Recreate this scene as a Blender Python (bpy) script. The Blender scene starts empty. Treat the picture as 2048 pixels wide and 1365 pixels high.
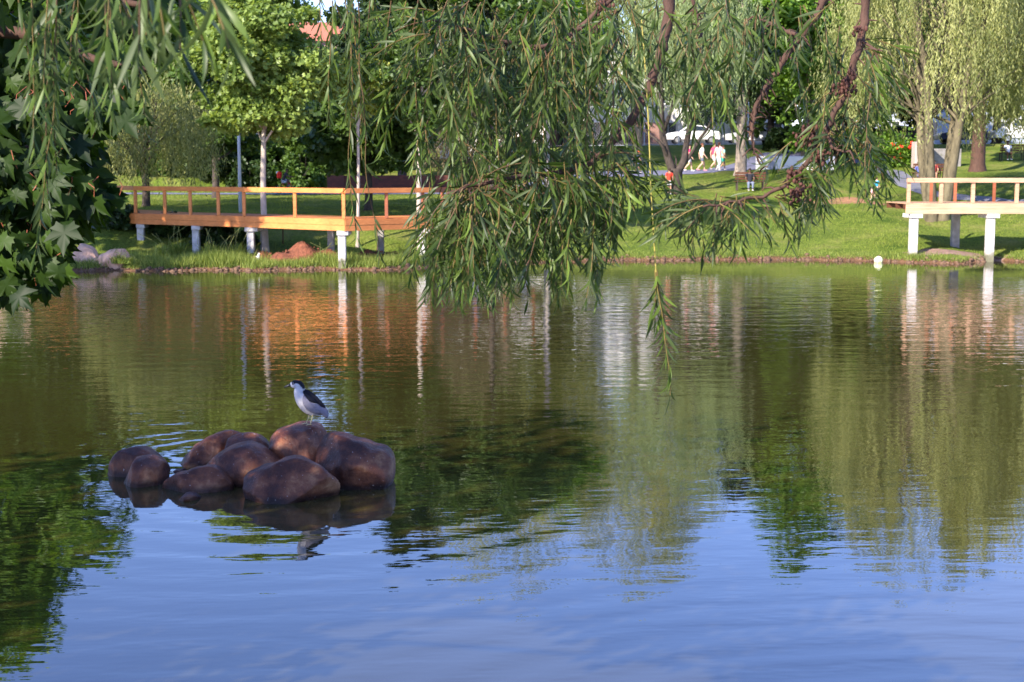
import bpy, math, random
import numpy as np
from mathutils import Vector, Matrix
random.seed(7); rng = np.random.default_rng(11)
S = bpy.context.scene; COL = S.collection
PI = math.pi
# ------------------------------------------------------------------ camera
CH = 3.6; F = 2844.4; PITCH = math.atan(342.5 / F)
cd = bpy.data.cameras.new('camera'); cam = bpy.data.objects.new('camera', cd); COL.objects.link(cam)
cam.location = (0, 0, CH); cam.rotation_euler = (PI/2 - PITCH, 0, 0)
cd.lens = 50; cd.sensor_width = 36; cd.clip_start = 0.1; cd.clip_end = 2000
cd.dof.use_dof = True; cd.dof.focus_distance = 7.5; cd.dof.aperture_fstop = 9.0
S.camera = cam
# ------------------------------------------------------------------ light
SUN_EL = math.radians(29); SX, SY = -0.66, -0.75
w = bpy.data.worlds.new('World'); S.world = w; w.use_nodes = True
nt = w.node_tree; nt.nodes.clear()
sky = nt.nodes.new('ShaderNodeTexSky'); sky.sky_type = 'NISHITA'; sky.sun_disc = False
sky.sun_elevation = SUN_EL; sky.sun_rotation = math.atan2(SX, SY) % (2*PI)
sky.air_density = 1.0; sky.dust_density = 0.2; sky.ozone_density = 6.0
bg = nt.nodes.new('ShaderNodeBackground'); bg.inputs[1].default_value = 0.15
wo = nt.nodes.new('ShaderNodeOutputWorld')
tn = nt.nodes.new('ShaderNodeMix'); tn.data_type = 'RGBA'; tn.blend_type = 'MULTIPLY'; tn.inputs[0].default_value = 1; tn.inputs[7].default_value = (1.22, 1.0, 1.16, 1)
nt.links.new(sky.outputs[0], tn.inputs[6]); nt.links.new(tn.outputs[2], bg.inputs[0]); nt.links.new(bg.outputs[0], wo.inputs[0])
sl = bpy.data.lights.new('sun', 'SUN'); sl.energy = 5.0; sl.angle = math.radians(0.6); sl.color = (1, .90, .76)
so = bpy.data.objects.new('sun', sl); COL.objects.link(so)
sdir = Vector((SX*math.cos(SUN_EL), SY*math.cos(SUN_EL), math.sin(SUN_EL))).normalized()
so.rotation_euler = sdir.to_track_quat('Z', 'Y').to_euler()
so.location = (-20, -15, 30)
S.view_settings.view_transform = 'Standard'; S.view_settings.look = 'None'
S.view_settings.exposure = 1.3; S.view_settings.gamma = 1.0
# ------------------------------------------------------------------ pixel helpers
cp, sp = math.cos(PITCH), math.sin(PITCH)
def ray(px, py):
    u = (px-1024)/F; v = (py-682.5)/F
    return np.array([u, cp - v*sp, -sp - v*cp])
def at(px, py, Y):
    r = ray(px, py); return np.array([0, 0, CH]) + r*(Y/r[1])
def Xat(px, Y): return ray(px, 340)[0]/ray(px, 340)[1]*Y
def Yw(py): r = ray(1024, py); return -CH/r[2]*r[1]      # water distance of an image row
# ------------------------------------------------------------------ terrain
_sp = [(-900, 560), (-300, 552), (0, 547), (200, 543), (690, 541), (800, 540), (880, 533), (1150, 523), (1500, 520), (1720, 522), (1800, 526), (1930, 528), (1990, 522), (2048, 524), (2600, 530), (3200, 545)]
_sX = np.array([(p[0]-1024)/F*Yw(p[1]) for p in _sp]); _sY = np.array([Yw(p[1]) for p in _sp])
def shoreY(X): return np.interp(X, _sX, _sY) + .22*np.sin(X*1.7+1) + .13*np.sin(X*4.3)
LT = np.array([[0,0],[.5,.14],[5.5,.26],[8.5,1.15],[12,1.65],[28,2.2],[36,2.28],[36.6,3.1],[46,4.2],[60,5.2],[100,6.5],[600,10]])
RT = np.array([[0,0],[.35,.17],[29,3.5],[33,3.6],[50,5.4],[54,5.5],[100,5.9],[600,10]])
def height(X, Y):
    X = np.asarray(X, float); Y = np.asarray(Y, float)
    ys = shoreY(X); t = Y - ys
    wr = np.clip((X/np.maximum(Y, 20)*F + 1024 - 900)/330, 0, 1); wr = wr*wr*(3-2*wr)
    far = np.interp(t, LT[:,0], LT[:,1])*(1-wr) + np.interp(t, RT[:,0], RT[:,1])*wr
    far = far + np.where((t > 2)&(t<24), .05*np.sin(X*.9)*np.sin(Y*.7+X*.3) + .03*np.sin(X*2.7+Y*1.9), 0)
    P2 = np.array([[0,0],[1,.45],[4,1.6],[9,2.0],[100,2.6]])
    sn = 6.8 - Y + .3*np.sin(X*.8); slft = -(X + 8 + .36*Y); srt = X - (16 + .45*Y)
    s2 = np.maximum(np.maximum(sn, slft), srt)
    near = np.interp(s2, P2[:,0], P2[:,1])
    s = np.maximum(t, s2)
    land = np.where(t > 0, far, near)
    land = np.where((t > 0) & (s2 > 0), np.minimum(far, near) if False else far, land)
    # three soil heaps on the left bank are separate objects
    return np.where(s > 0, land, np.maximum(-1.4, s*.35))
def hz(X, Y): return float(height(X, Y))
def hit(px, py, y0=48):
    r = ray(px, py); Y = y0
    while Y < 300:
        p = np.array([0,0,CH]) + r*(Y/r[1])
        if p[2] <= hz(p[0], Y): return np.array([p[0], Y, hz(p[0], Y)])
        Y += .1
    return np.array([0,0,CH]) + r*(100/r[1])
def gp(px, Y): x = Xat(px, Y); return np.array([x, Y, hz(x, Y)])
# ------------------------------------------------------------------ materials
def newmat(name):
    m = bpy.data.materials.new(name); m.use_nodes = True; n = m.node_tree; n.nodes.clear()
    o = n.nodes.new('ShaderNodeOutputMaterial'); return m, n, o
def N(n, t, **kw):
    x = n.nodes.new(t)
    for k, v in kw.items(): setattr(x, k, v)
    return x
def L(n, a, b): n.links.new(a, b)
def noise(n, scale, detail=5, rough=.55, vec=None, sc3=None):
    t = N(n, 'ShaderNodeTexNoise'); t.inputs['Scale'].default_value = scale; t.inputs['Detail'].default_value = detail; t.inputs['Roughness'].default_value = rough
    if sc3 is not None:
        mp = N(n, 'ShaderNodeMapping'); mp.inputs['Scale'].default_value = sc3
        if vec is not None: L(n, vec, mp.inputs[0])
        L(n, mp.outputs[0], t.inputs['Vector'])
    elif vec is not None: L(n, vec, t.inputs['Vector'])
    return t
def ramp(n, src, stops):
    r = N(n, 'ShaderNodeValToRGB'); e = r.color_ramp.elements
    while len(e) < len(stops): e.new(.5)
    for i, (p, c) in enumerate(stops):
        e[i].position = p; e[i].color = (*c, 1) if len(c) == 3 else c
    L(n, src, r.inputs[0]); return r
def solid(name, col, rough=.7, var=.25, scale=6, bump=.0, metal=0, bscale=30, sc3=None, coord='Object', spec=.4):
    m, n, o = newmat(name)
    tc = N(n, 'ShaderNodeTexCoord'); v = tc.outputs[coord]
    t = noise(n, scale, 6, .6, v, sc3)
    a = tuple(max(0, c*(1-var)) for c in col); b = tuple(min(1, c*(1+var)) for c in col)
    r = ramp(n, t.outputs[0], [(.3, a), (.7, b)])
    p = N(n, 'ShaderNodeBsdfPrincipled'); L(n, r.outputs[0], p.inputs['Base Color'])
    p.inputs['Roughness'].default_value = rough; p.inputs['Metallic'].default_value = metal; p.inputs['Specular IOR Level'].default_value = spec
    if bump:
        t2 = noise(n, bscale, 6, .6, v, sc3); bm = N(n, 'ShaderNodeBump'); bm.inputs['Strength'].default_value = 1; bm.inputs['Distance'].default_value = bump
        L(n, t2.outputs[0], bm.inputs['Height']); L(n, bm.outputs[0], p.inputs['Normal'])
    L(n, p.outputs[0], o.inputs[0]); return m
def leafmat(name, lo, hi, trans=.35, rough=.45, gloss=.35, back=None, tint=None):
    """lo/hi: colours between which every leaf's own value picks"""
    m, n, o = newmat(name)
    at_ = N(n, 'ShaderNodeAttribute'); at_.attribute_name = 'v'
    r = ramp(n, at_.outputs['Fac'], [(0, lo), (1, hi)])
    col = r.outputs[0]
    if back:
        g = N(n, 'ShaderNodeNewGeometry'); mx = N(n, 'ShaderNodeMix'); mx.data_type = 'RGBA'
        L(n, g.outputs['Backfacing'], mx.inputs[0]); L(n, col, mx.inputs[6]); mx.inputs[7].default_value = (*back, 1); col = mx.outputs[2]
    p = N(n, 'ShaderNodeBsdfPrincipled'); L(n, col, p.inputs['Base Color']); p.inputs['Roughness'].default_value = rough
    p.inputs['Specular IOR Level'].default_value = gloss
    tr = N(n, 'ShaderNodeBsdfTranslucent')
    hs = N(n, 'ShaderNodeHueSaturation'); hs.inputs['Value'].default_value = 1.7; hs.inputs['Saturation'].default_value = 1.15; hs.inputs['Hue'].default_value = .485
    L(n, col, hs.inputs['Color']); L(n, hs.outputs[0], tr.inputs[0])
    mix = N(n, 'ShaderNodeMixShader'); mix.inputs[0].default_value = trans
    L(n, p.outputs[0], mix.inputs[1]); L(n, tr.outputs[0], mix.inputs[2]); L(n, mix.outputs[0], o.inputs[0])
    return m
# ------------------------------------------------------------------ mesh building
def mesh_np(name, V, loops, sizes, mats, parent=None, val=None, matidx=None, smooth=False, loc=None, col=None):
    me = bpy.data.meshes.new(name); V = np.asarray(V, np.float32)
    me.vertices.add(len(V)); me.vertices.foreach_set('co', V.ravel())
    loops = np.asarray(loops, np.int32); sizes = np.asarray(sizes, np.int32)
    me.loops.add(len(loops)); me.loops.foreach_set('vertex_index', loops)
    me.polygons.add(len(sizes)); st = np.concatenate([[0], np.cumsum(sizes)[:-1]]).astype(np.int32)
    me.polygons.foreach_set('loop_start', st); me.polygons.foreach_set('loop_total', sizes)
    if matidx is not None: me.polygons.foreach_set('material_index', np.asarray(matidx, np.int32))
    me.update(calc_edges=True)
    me.polygons.foreach_set('use_smooth', np.full(len(sizes), bool(smooth)))
    if val is not None:
        a = me.attributes.new('v', 'FLOAT', 'POINT'); a.data.foreach_set('value', np.asarray(val, np.float32))
    if col is not None:
        a = me.attributes.new('c', 'FLOAT_COLOR', 'POINT'); c4 = np.ones((len(V), 4), np.float32); c4[:, :3] = col; a.data.foreach_set('color', c4.ravel())
    for m in (mats if isinstance(mats, (list, tuple)) else [mats]): me.materials.append(m)
    o = bpy.data.objects.new(name, me); COL.objects.link(o)
    if parent is not None: o.parent = parent
    if loc is not None: o.location = loc
    return o
class MB:
    def __init__(s): s.V = []; s.F = []; s.n = 0; s.mi = []; s.vals = []
    def add(s, V, F, mi=0, val=.5):
        V = np.asarray(V, float); s.V.append(V); s.F += [[i+s.n for i in f] for f in F]; s.mi += [mi]*len(F); s.n += len(V); s.vals.append(np.full(len(V), val))
    def box(s, c, d, R=None, mi=0, taper=1.0, bev=0.0):
        c = np.asarray(c, float); h = np.asarray(d, float)/2
        if bev > 0:
            b = min(bev, min(h)*.9); V = []; idx = {}
            for sx in (-1,1):
                for sy in (-1,1):
                    for sz in (-1,1):
                        for k in range(3):
                            q = np.array([sx*h[0], sy*h[1], sz*h[2]]); 
                            for j in range(3):
                                if j != k: q[j] -= (sx,sy,sz)[j]*b
                            idx[(sx,sy,sz,k)] = len(V); V.append(q)
            Fc = []
            for k in range(3):
                a, bb = (k+1)%3, (k+2)%3
                for sgn in (-1,1):
                    f = []
                    for (u, v_) in ((-1,-1),(1,-1),(1,1),(-1,1)):
                        t = [0,0,0]; t[k]=sgn; t[a]=u; t[bb]=v_; f.append(idx[(*t,k)])
                    Fc.append(f if sgn > 0 else f[::-1])
            for k in range(3):
                a, bb = (k+1)%3, (k+2)%3
                for u in (-1,1):
                    for v_ in (-1,1):
                        t0=[0,0,0]; t1=[0,0,0]; t0[k]=-1; t1[k]=1; t0[a]=t1[a]=u; t0[bb]=t1[bb]=v_
                        f=[idx[(*t0,a)], idx[(*t1,a)], idx[(*t1,bb)], idx[(*t0,bb)]]
                        Fc.append(f if u*v_ > 0 else f[::-1])
            for sx in (-1,1):
                for sy in (-1,1):
                    for sz in (-1,1):
                        f=[idx[(sx,sy,sz,k)] for k in range(3)]; Fc.append(f if sx*sy*sz > 0 else f[::-1])
            V = np.array(V)
        else:
            V = np.array([[x,y,z] for z in (-h[2],h[2]) for x,y in ((-h[0],-h[1]),(h[0],-h[1]),(h[0],h[1]),(-h[0],h[1]))])
            Fc = [[3,2,1,0],[4,5,6,7],[0,1,5,4],[1,2,6,5],[2,3,7,6],[3,0,4,7]]
        if taper != 1: k = V[:,2] > 0; V[k,0] *= taper; V[k,1] *= taper
        if R is not None: V = V @ np.asarray(R).T
        s.add(V + c, Fc, mi); return s
    def beam(s, a, b, wdt, hgt, mi=0, bev=0):       # box from a to b, width horizontal, height vertical
        a = np.asarray(a, float); b = np.asarray(b, float); d = b-a; L_ = np.linalg.norm(d); x = d/L_
        up = np.array([0,0,1.]) if abs(x[2]) < .95 else np.array([0,1.,0]); y = np.cross(up, x); y /= np.linalg.norm(y); z = np.cross(x, y)
        return s.box((a+b)/2, (L_, wdt, hgt), np.stack([x,y,z],1), mi, bev=bev)
    def tube(s, P, r, sides=8, mi=0, cap=True, val=.5, flat=None):
        P = np.asarray(P, float); n = len(P); r = np.broadcast_to(np.asarray(r, float), (n,))
        T = np.gradient(P, axis=0); T /= np.linalg.norm(T, axis=1)[:,None]+1e-9
        u = np.cross(T[0], [0,0,1.] if abs(T[0][2]) < .9 else [1.,0,0]); u /= np.linalg.norm(u); V = []
        an = np.linspace(0, 2*PI, sides, endpoint=False)
        for i in range(n):
            u = u - T[i]*np.dot(u, T[i]); u /= np.linalg.norm(u)+1e-9; v_ = np.cross(T[i], u)
            V.append(P[i] + r[i]*(np.cos(an)[:,None]*u + np.sin(an)[:,None]*v_))
        V = np.concatenate(V); Fc = []
        for i in range(n-1):
            for j in range(sides):
                k = (j+1) % sides; Fc.append([i*sides+j, i*sides+k, (i+1)*sides+k, (i+1)*sides+j])
        if cap: Fc.append(list(range(sides))[::-1]); Fc.append([(n-1)*sides+j for j in range(sides)])
        s.add(V, Fc, mi, val); return s
    def ball(s, c, r, seg=12, ring=8, mi=0, R=None, val=.5):
        r = np.broadcast_to(np.asarray(r, float), (3,)); V = [[0,0,1]]
        for i in range(1, ring):
            th = PI*i/ring
            for j in range(seg): ph = 2*PI*j/seg; V.append([math.sin(th)*math.cos(ph), math.sin(th)*math.sin(ph), math.cos(th)])
        V.append([0,0,-1]); V = np.array(V)*r; Fc = []
        for j in range(seg):
            k = (j+1) % seg; Fc.append([0, 1+j, 1+k]); e = len(V)-1; b = 1+(ring-2)*seg; Fc.append([e, b+k, b+j])
            for i in range(ring-2): Fc.append([1+i*seg+j, 1+(i+1)*seg+j, 1+(i+1)*seg+k, 1+i*seg+k])
        if R is not None: V = V @ np.asarray(R).T
        s.add(V+np.asarray(c, float), Fc, mi, val); return s
    def build(s, name, mats, parent=None, smooth=False, loc=None, val=False):
        V = np.concatenate(s.V); base = np.asarray(loc, float) if loc is not None else np.zeros(3)
        return mesh_np(name, V-base, [i for f in s.F for i in f], [len(f) for f in s.F], mats, parent, matidx=s.mi, smooth=smooth, loc=loc, val=np.concatenate(s.vals) if val else None)
def tag(o, label=None, cat=None, group=None, kind=None):
    if label: o['label'] = label
    if cat: o['category'] = cat
    if group: o['group'] = group
    if kind: o['kind'] = kind
    return o
def empty(name, loc, label=None, cat=None, group=None, rz=0):
    o = bpy.data.objects.new(name, None); COL.objects.link(o); o.location = [float(c) for c in loc]; o.rotation_euler = (0,0,rz); o.empty_display_size = .2
    return tag(o, label, cat, group)
def copy_tree(o, parent=None):
    c = o.copy(); COL.objects.link(c)
    if parent is not None: c.parent = parent
    for ch in list(o.children): copy_tree(ch, c)
    return c
def crom(P, k=6):
    P = np.asarray(P, float); Q = np.vstack([2*P[0]-P[1], P, 2*P[-1]-P[-2]]); out = []
    for i in range(len(P)-1):
        a, b, c, d = Q[i:i+4]
        for t in np.linspace(0, 1, k, endpoint=False):
            out.append(.5*((2*b)+(-a+c)*t+(2*a-5*b+4*c-d)*t*t+(-a+3*b-3*c+d)*t**3))
    out.append(P[-1]); return np.array(out)
def unit(v): v = np.asarray(v, float); return v/(np.linalg.norm(v, axis=-1, keepdims=True)+1e-9)
def frames(d, roll=None, up=None):
    """rotation matrices whose Y axis is d; Z axis near up, rolled"""
    d = unit(d); k = len(d)
    up = np.tile([0,0,1.], (k,1)) if up is None else up
    up = up + rng.normal(0, .02, (k,3)); x = unit(np.cross(d, up)); z = np.cross(x, d)
    if roll is not None:
        c, s_ = np.cos(roll)[:,None], np.sin(roll)[:,None]; x, z = c*x + s_*z, -s_*x + c*z
    return np.stack([x, d, z], 2)
def scatter(T, TF, R, O, sc):
    """template verts T (n,3), faces TF (list, equal sizes) placed by R,O,scale -> V, loops, sizes"""
    T = np.asarray(T, float); n = len(T); k = len(O)
    sc = np.asarray(sc, float); sc = sc[:,None,None] if sc.ndim == 1 else (sc[:,None,:] if sc.ndim == 2 else sc)
    V = np.einsum('kij,knj->kni', R, T[None]*sc) + O[:,None,:]
    fl = np.concatenate([np.asarray(f) for f in TF]); fs = np.array([len(f) for f in TF])
    loops = (fl[None] + (np.arange(k)*n)[:,None]).ravel(); sizes = np.tile(fs, k)
    return V.reshape(-1,3), loops, sizes, n
def scat_obj(name, T, TF, R, O, sc, val, mat, parent=None, smooth=False, origin=None):
    V, lo, si, n = scatter(T, TF, R, O, sc)
    if origin is not None: V = V - np.asarray(origin, float)
    return mesh_np(name, V, lo, si, mat, parent, val=np.repeat(val, n), smooth=smooth)
# leaf templates: along +Y, unit length
DIA = (np.array([[0,0,0],[-.33,.45,.05],[0,1,0],[.33,.45,.05]]), [[0,1,2,3]])
MAPS = (np.array([[0,0,0],[-.5,.1,.06],[-.3,.42,.0],[-.45,.75,.05],[0,1,-.05],[.45,.75,.05],[.3,.42,0],[.5,.1,.06]]), [[0,7,6,5,4,3,2,1][::-1]])
NAR = (np.array([[0,0,0],[-.09,.4,.02],[0,1,-.02],[.09,.4,.02]]), [[0,1,2,3]])
# ================================================================== GROUND AND WATER
def axis(segs):
    o = []
    for a, b, st in segs: o += list(np.arange(a, b, st))
    return np.array(o + [segs[-1][1]])
gx = axis([(-500,-120,20),(-120,-45,3),(-45,45,.45),(45,120,3),(120,500,20)])
gy = axis([(-60,-4,4),(-4,14,.5),(14,48,1.5),(48,64,.2),(64,112,.6),(112,160,4),(160,600,25)])
XX, YY = np.meshgrid(gx, gy); ZZ = height(XX, YY)
nx, ny = len(gx), len(gy); ii = (np.arange(ny-1)[:,None]*nx + np.arange(nx-1)[None]).ravel()
m, n, o = newmat('lawn')
geo = N(n, 'ShaderNodeNewGeometry'); pos = geo.outputs['Position']
t1 = noise(n, .42, 8, .68, pos); t2 = noise(n, 9, 5, .7, pos, (1,.5,1)); t3 = noise(n, 60, 3, .6, pos)
g1 = ramp(n, t1.outputs[0], [(.3, (.075,.13,.015)), (.5, (.16,.22,.03)), (.7, (.30,.29,.085))])
g2 = ramp(n, t2.outputs[0], [(.25, (.35,.35,.35)), (.5,(.9,.9,.9)), (.8, (1.35,1.3,1.2))])
mm = N(n, 'ShaderNodeMix'); mm.data_type = 'RGBA'; mm.blend_type = 'MULTIPLY'; mm.inputs[0].default_value = 1
L(n, g1.outputs[0], mm.inputs[6]); L(n, g2.outputs[0], mm.inputs[7])
# soil near the water line and under water
sx = N(n, 'ShaderNodeSeparateXYZ'); L(n, pos, sx.inputs[0])
ad = N(n, 'ShaderNodeMath', operation='MULTIPLY_ADD'); L(n, t2.outputs[0], ad.inputs[0]); ad.inputs[1].default_value = -.22; L(n, sx.outputs[2], ad.inputs[2])
so_ = ramp(n, ad.outputs[0], [(.0, (1,1,1)), (.08, (0,0,0))])
ad2 = N(n, 'ShaderNodeMath', operation='SUBTRACT'); L(n, t1.outputs[0], ad2.inputs[0]); ad2.inputs[1].default_value = .64
bare = ramp(n, ad2.outputs[0], [(0,(0,0,0)), (.03,(1,1,1))]); bare.color_ramp.elements[1].color = (.6,.6,.6,1)
mxx = N(n, 'ShaderNodeMath', operation='MAXIMUM'); L(n, so_.outputs[0], mxx.inputs[0]); L(n, bare.outputs[0], mxx.inputs[1])
soil = ramp(n, t2.outputs[0], [(.3, (.10,.05,.028)), (.7, (.26,.14,.075))])
m2 = N(n, 'ShaderNodeMix'); m2.data_type = 'RGBA'; L(n, mxx.outputs[0], m2.inputs[0]); L(n, mm.outputs[2], m2.inputs[6]); L(n, soil.outputs[0], m2.inputs[7])
p = N(n, 'ShaderNodeBsdfPrincipled'); L(n, m2.outputs[2], p.inputs['Base Color']); p.inputs['Roughness'].default_value = .9; p.inputs['Specular IOR Level'].default_value = .15
bm = N(n, 'ShaderNodeBump'); bm.inputs['Distance'].default_value = .12; bm.inputs['Strength'].default_value = .8
L(n, t2.outputs[0], bm.inputs['Height']); bm2 = N(n, 'ShaderNodeBump'); bm2.inputs['Distance'].default_value = .03; L(n, t3.outputs[0], bm2.inputs['Height']); L(n, bm.outputs[0], bm2.inputs['Normal']); L(n, bm2.outputs[0], p.inputs['Normal'])
L(n, p.outputs[0], o.inputs[0]); M_LAWN = m
gr = mesh_np('ground', np.stack([XX, YY, ZZ], 2).reshape(-1,3), np.stack([ii, ii+1, ii+nx+1, ii+nx], 1).ravel(), np.full(len(ii), 4), M_LAWN, smooth=True)
tag(gr, kind='structure')

m, n, o = newmat('pond_water')
geo = N(n, 'ShaderNodeNewGeometry'); pos = geo.outputs['Position']
wp = N(n, 'ShaderNodeMapping'); wp.inputs['Rotation'].default_value = (0,0,math.radians(-4)); L(n, pos, wp.inputs[0]); wv = wp.outputs[0]
a1 = noise(n, 1, 3, .55, wv, (.75, 1.9, 1))       # broad wavelets
a2 = noise(n, 1, 2, .5, wv, (1.9, 5.5, 1))        # ripples
a3 = noise(n, 1, 2, .5, wv, (6.0, 15.0, 1))        # fine
pat = noise(n, 1, 3, .5, pos, (.07, .12, 1)); pr = ramp(n, pat.outputs[0], [(.35,(.35,.35,.35)), (.65,(1,1,1))])
sep = N(n, 'ShaderNodeSeparateXYZ'); L(n, pos, sep.inputs[0])
# wind reaches the middle of the pond; calm close to the far bank and near the viewer
wy = N(n, 'ShaderNodeMapRange'); wy.inputs[1].default_value = 10; wy.inputs[2].default_value = 50; L(n, sep.outputs[1], wy.inputs[0])
wr = ramp(n, wy.outputs[0], [(0,(.16,)*3), (.2,(.30,)*3), (.45,(.7,)*3), (.78,(1.35,)*3), (.93,(.5,)*3), (1,(.22,)*3)])
am = N(n, 'ShaderNodeMath', operation='MULTIPLY'); L(n, pr.outputs[0], am.inputs[0]); L(n, wr.outputs[0], am.inputs[1])
def mul(a, k):
    x = N(n, 'ShaderNodeMath', operation='MULTIPLY'); L(n, a, x.inputs[0])
    if isinstance(k, float): x.inputs[1].default_value = k
    else: L(n, k, x.inputs[1])
    return x.outputs[0]
def addn(a, b): x = N(n, 'ShaderNodeMath', operation='ADD'); L(n, a, x.inputs[0]); L(n, b, x.inputs[1]); return x.outputs[0]
H_ = addn(mul(mul(a1.outputs[0], .019), wr.outputs[0]), addn(mul(mul(a2.outputs[0], .0070), am.outputs[0]), mul(mul(a3.outputs[0], .0014), am.outputs[0])))
# rings spreading from the stones
def rings(cx, cy, wl, amp, r0, r1):
    mp = N(n, 'ShaderNodeMapping'); mp.inputs['Location'].default_value = (-cx,-cy,0); L(n, pos, mp.inputs[0])
    ln = N(n, 'ShaderNodeVectorMath', operation='LENGTH'); L(n, mp.outputs[0], ln.inputs[0]); d = ln.outputs['Value']
    dn = N(n, 'ShaderNodeMath', operation='MULTIPLY_ADD'); L(n, a1.outputs[0], dn.inputs[0]); dn.inputs[1].default_value = .5; L(n, d, dn.inputs[2])
    s_ = N(n, 'ShaderNodeMath', operation='SINE'); L(n, mul(dn.outputs[0], 2*PI/wl), s_.inputs[0])
    mr = N(n, 'ShaderNodeMapRange'); mr.interpolation_type = 'SMOOTHSTEP'; mr.inputs[1].default_value = r0; mr.inputs[2].default_value = r1; mr.inputs[3].default_value = amp; mr.inputs[4].default_value = 0; L(n, d, mr.inputs[0])
    return mul(s_.outputs[0], mr.outputs[0])
H_ = addn(H_, rings(-3.9, 18.1, .34, .0012, .6, 2.2))
H_ = addn(H_, rings(-2.5, 15.8, .62, .0009, 1.0, 9.0))
H_ = addn(H_, rings(3.0, 6.5, .55, .0009, 3.0, 8.0))
bp = N(n, 'ShaderNodeBump'); bp.inputs['Strength'].default_value = 1; bp.inputs['Distance'].default_value = 1; L(n, H_, bp.inputs['Height'])
dc = ramp(n, pat.outputs[0], [(.3,(.028,.025,.006)), (.7,(.040,.034,.010))])
df = N(n, 'ShaderNodeBsdfDiffuse'); L(n, dc.outputs[0], df.inputs[0])
gl = N(n, 'ShaderNodeBsdfGlossy'); gl.inputs['Roughness'].default_value = .012; gl.inputs['Color'].default_value = (.97,.98,1,1); L(n, bp.outputs[0], gl.inputs['Normal'])
fr = N(n, 'ShaderNodeFresnel'); fr.inputs[0].default_value = 2.2; L(n, bp.outputs[0], fr.inputs['Normal'])
mx = N(n, 'ShaderNodeMixShader'); L(n, fr.outputs[0], mx.inputs[0]); L(n, df.outputs[0], mx.inputs[1]); L(n, gl.outputs[0], mx.inputs[2]); L(n, mx.outputs[0], o.inputs[0])
b = MB(); b.add([[-110,1,0],[110,1,0],[110,64,0],[-110,64,0]], [[0,1,2,3]])
tag(b.build('pond_water', m), kind='structure')

# ---- paths draped over the lawn
M_PATH = solid('asphalt_path', (.15,.155,.235), .9, .15, 3, .01)
M_ROADC = solid('pale_pavement', (.36,.28,.25), .9, .12, 2, .01)
M_ROAD = solid('road_asphalt', (.15,.125,.12), .9, .15, 2, .01)
def strip(name, pts, wd, mat, lift=.03, step=.6):
    P = crom(pts, 14); V = []; Fc = []
    for i in range(len(P)):
        t = P[min(i+1, len(P)-1)] - P[max(i-1, 0)]; t = t/np.linalg.norm(t); nn = np.array([-t[1], t[0]])
        for k in np.linspace(-.5, .5, 7): q = P[i] + nn*wd*k; V.append([q[0], q[1], hz(*q)+lift + .012*(1-abs(2*k)**4)])
    for i in range(len(P)-1):
        for k in range(6): a = i*7+k; Fc.append([a, a+7, a+8, a+1])
    b = MB(); b.add(V, Fc); o = b.build(name, mat, smooth=True); return tag(o, kind='structure')
def xy(px, Y): return [Xat(px, Y), Y]
strip('park_path', [xy(-900,86), xy(-300,83), xy(100,81.5), xy(400,81), xy(800,82), xy(1100,83.5), xy(1260,85), xy(1400,87), xy(1500,91), xy(1580,98), xy(1700,108)], 3.2, M_PATH)
strip('side_path', [xy(1690,100), xy(1740,92), xy(1790,83), xy(1850,76), xy(1950,72.5), xy(2200,71), xy(2700,70)], 1.5, solid('grey_path', (.17,.17,.21), .9, .15, 3, .01))
strip('street', [[-220,121], [-80,120], [0,119.5], [80,119.5], [260,121]], 11, M_ROAD, .06)
strip('pavement', [[-220,113], [-80,112], [0,111.6], [80,111.6], [260,113]], 2.6, M_ROADC, .12)

# ---- red soil heaps
M_SOIL = solid('red_soil', (.19,.065,.035), .95, .55, 7, .09, bscale=14)
def heap(px, Y, wx, wy_, hh, label):
    c = gp(px, Y); V = []; Fc = []; nr, ns = 14, 36; lump = rng.normal(0,1,(6,3))
    for i in range(nr+1):
        r = i/nr
        for j in range(ns):
            a = 2*PI*j/ns; x = c[0] + math.cos(a)*r*wx*(1+.12*math.sin(3*a+wx)); y = Y + math.sin(a)*r*wy_
            z = hz(x, y) - .05 + hh*max(0,1-r*r)**1.1*(1+.25*math.sin(x*5+y*3)) + .05*math.sin(x*13)*math.cos(y*11+x*4)*(1-r)+rng.normal(0,.018)*(1-r)
            V.append([x,y,z])
    for i in range(nr):
        for j in range(ns): a=i*ns+j; k=i*ns+(j+1)%ns; Fc.append([a,a+ns,k+ns,k])
    b = MB(); b.add(V, Fc)
    for _ in range(60):
        a = rng.uniform(0,2*PI); r = rng.uniform(.1,1.05); x = c[0]+math.cos(a)*r*wx; y = Y+math.sin(a)*r*wy_; s_ = rng.uniform(.02,.07)
        z = hz(x,y) - .04 + hh*(math.cos(min(r,1)*PI)*.5+.5)**.8; b.ball([x,y,z+s_*.2],[s_,s_,s_*.8],6,4)
    tag(b.build('soil_heap', M_SOIL, smooth=True), label, 'soil heap', 'heaps of red soil under the left boardwalk')
heap(604, 53.5, 1.6, 1.0, .62, 'tall red soil heap on the bank between two white piers')
heap(745, 53.7, 1.8, .9, .42, 'low flat red soil heap just right of the corner pier')
heap(520, 54.6, 1.0, .6, .25, 'small red soil heap half hidden behind a boardwalk pier')
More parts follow.
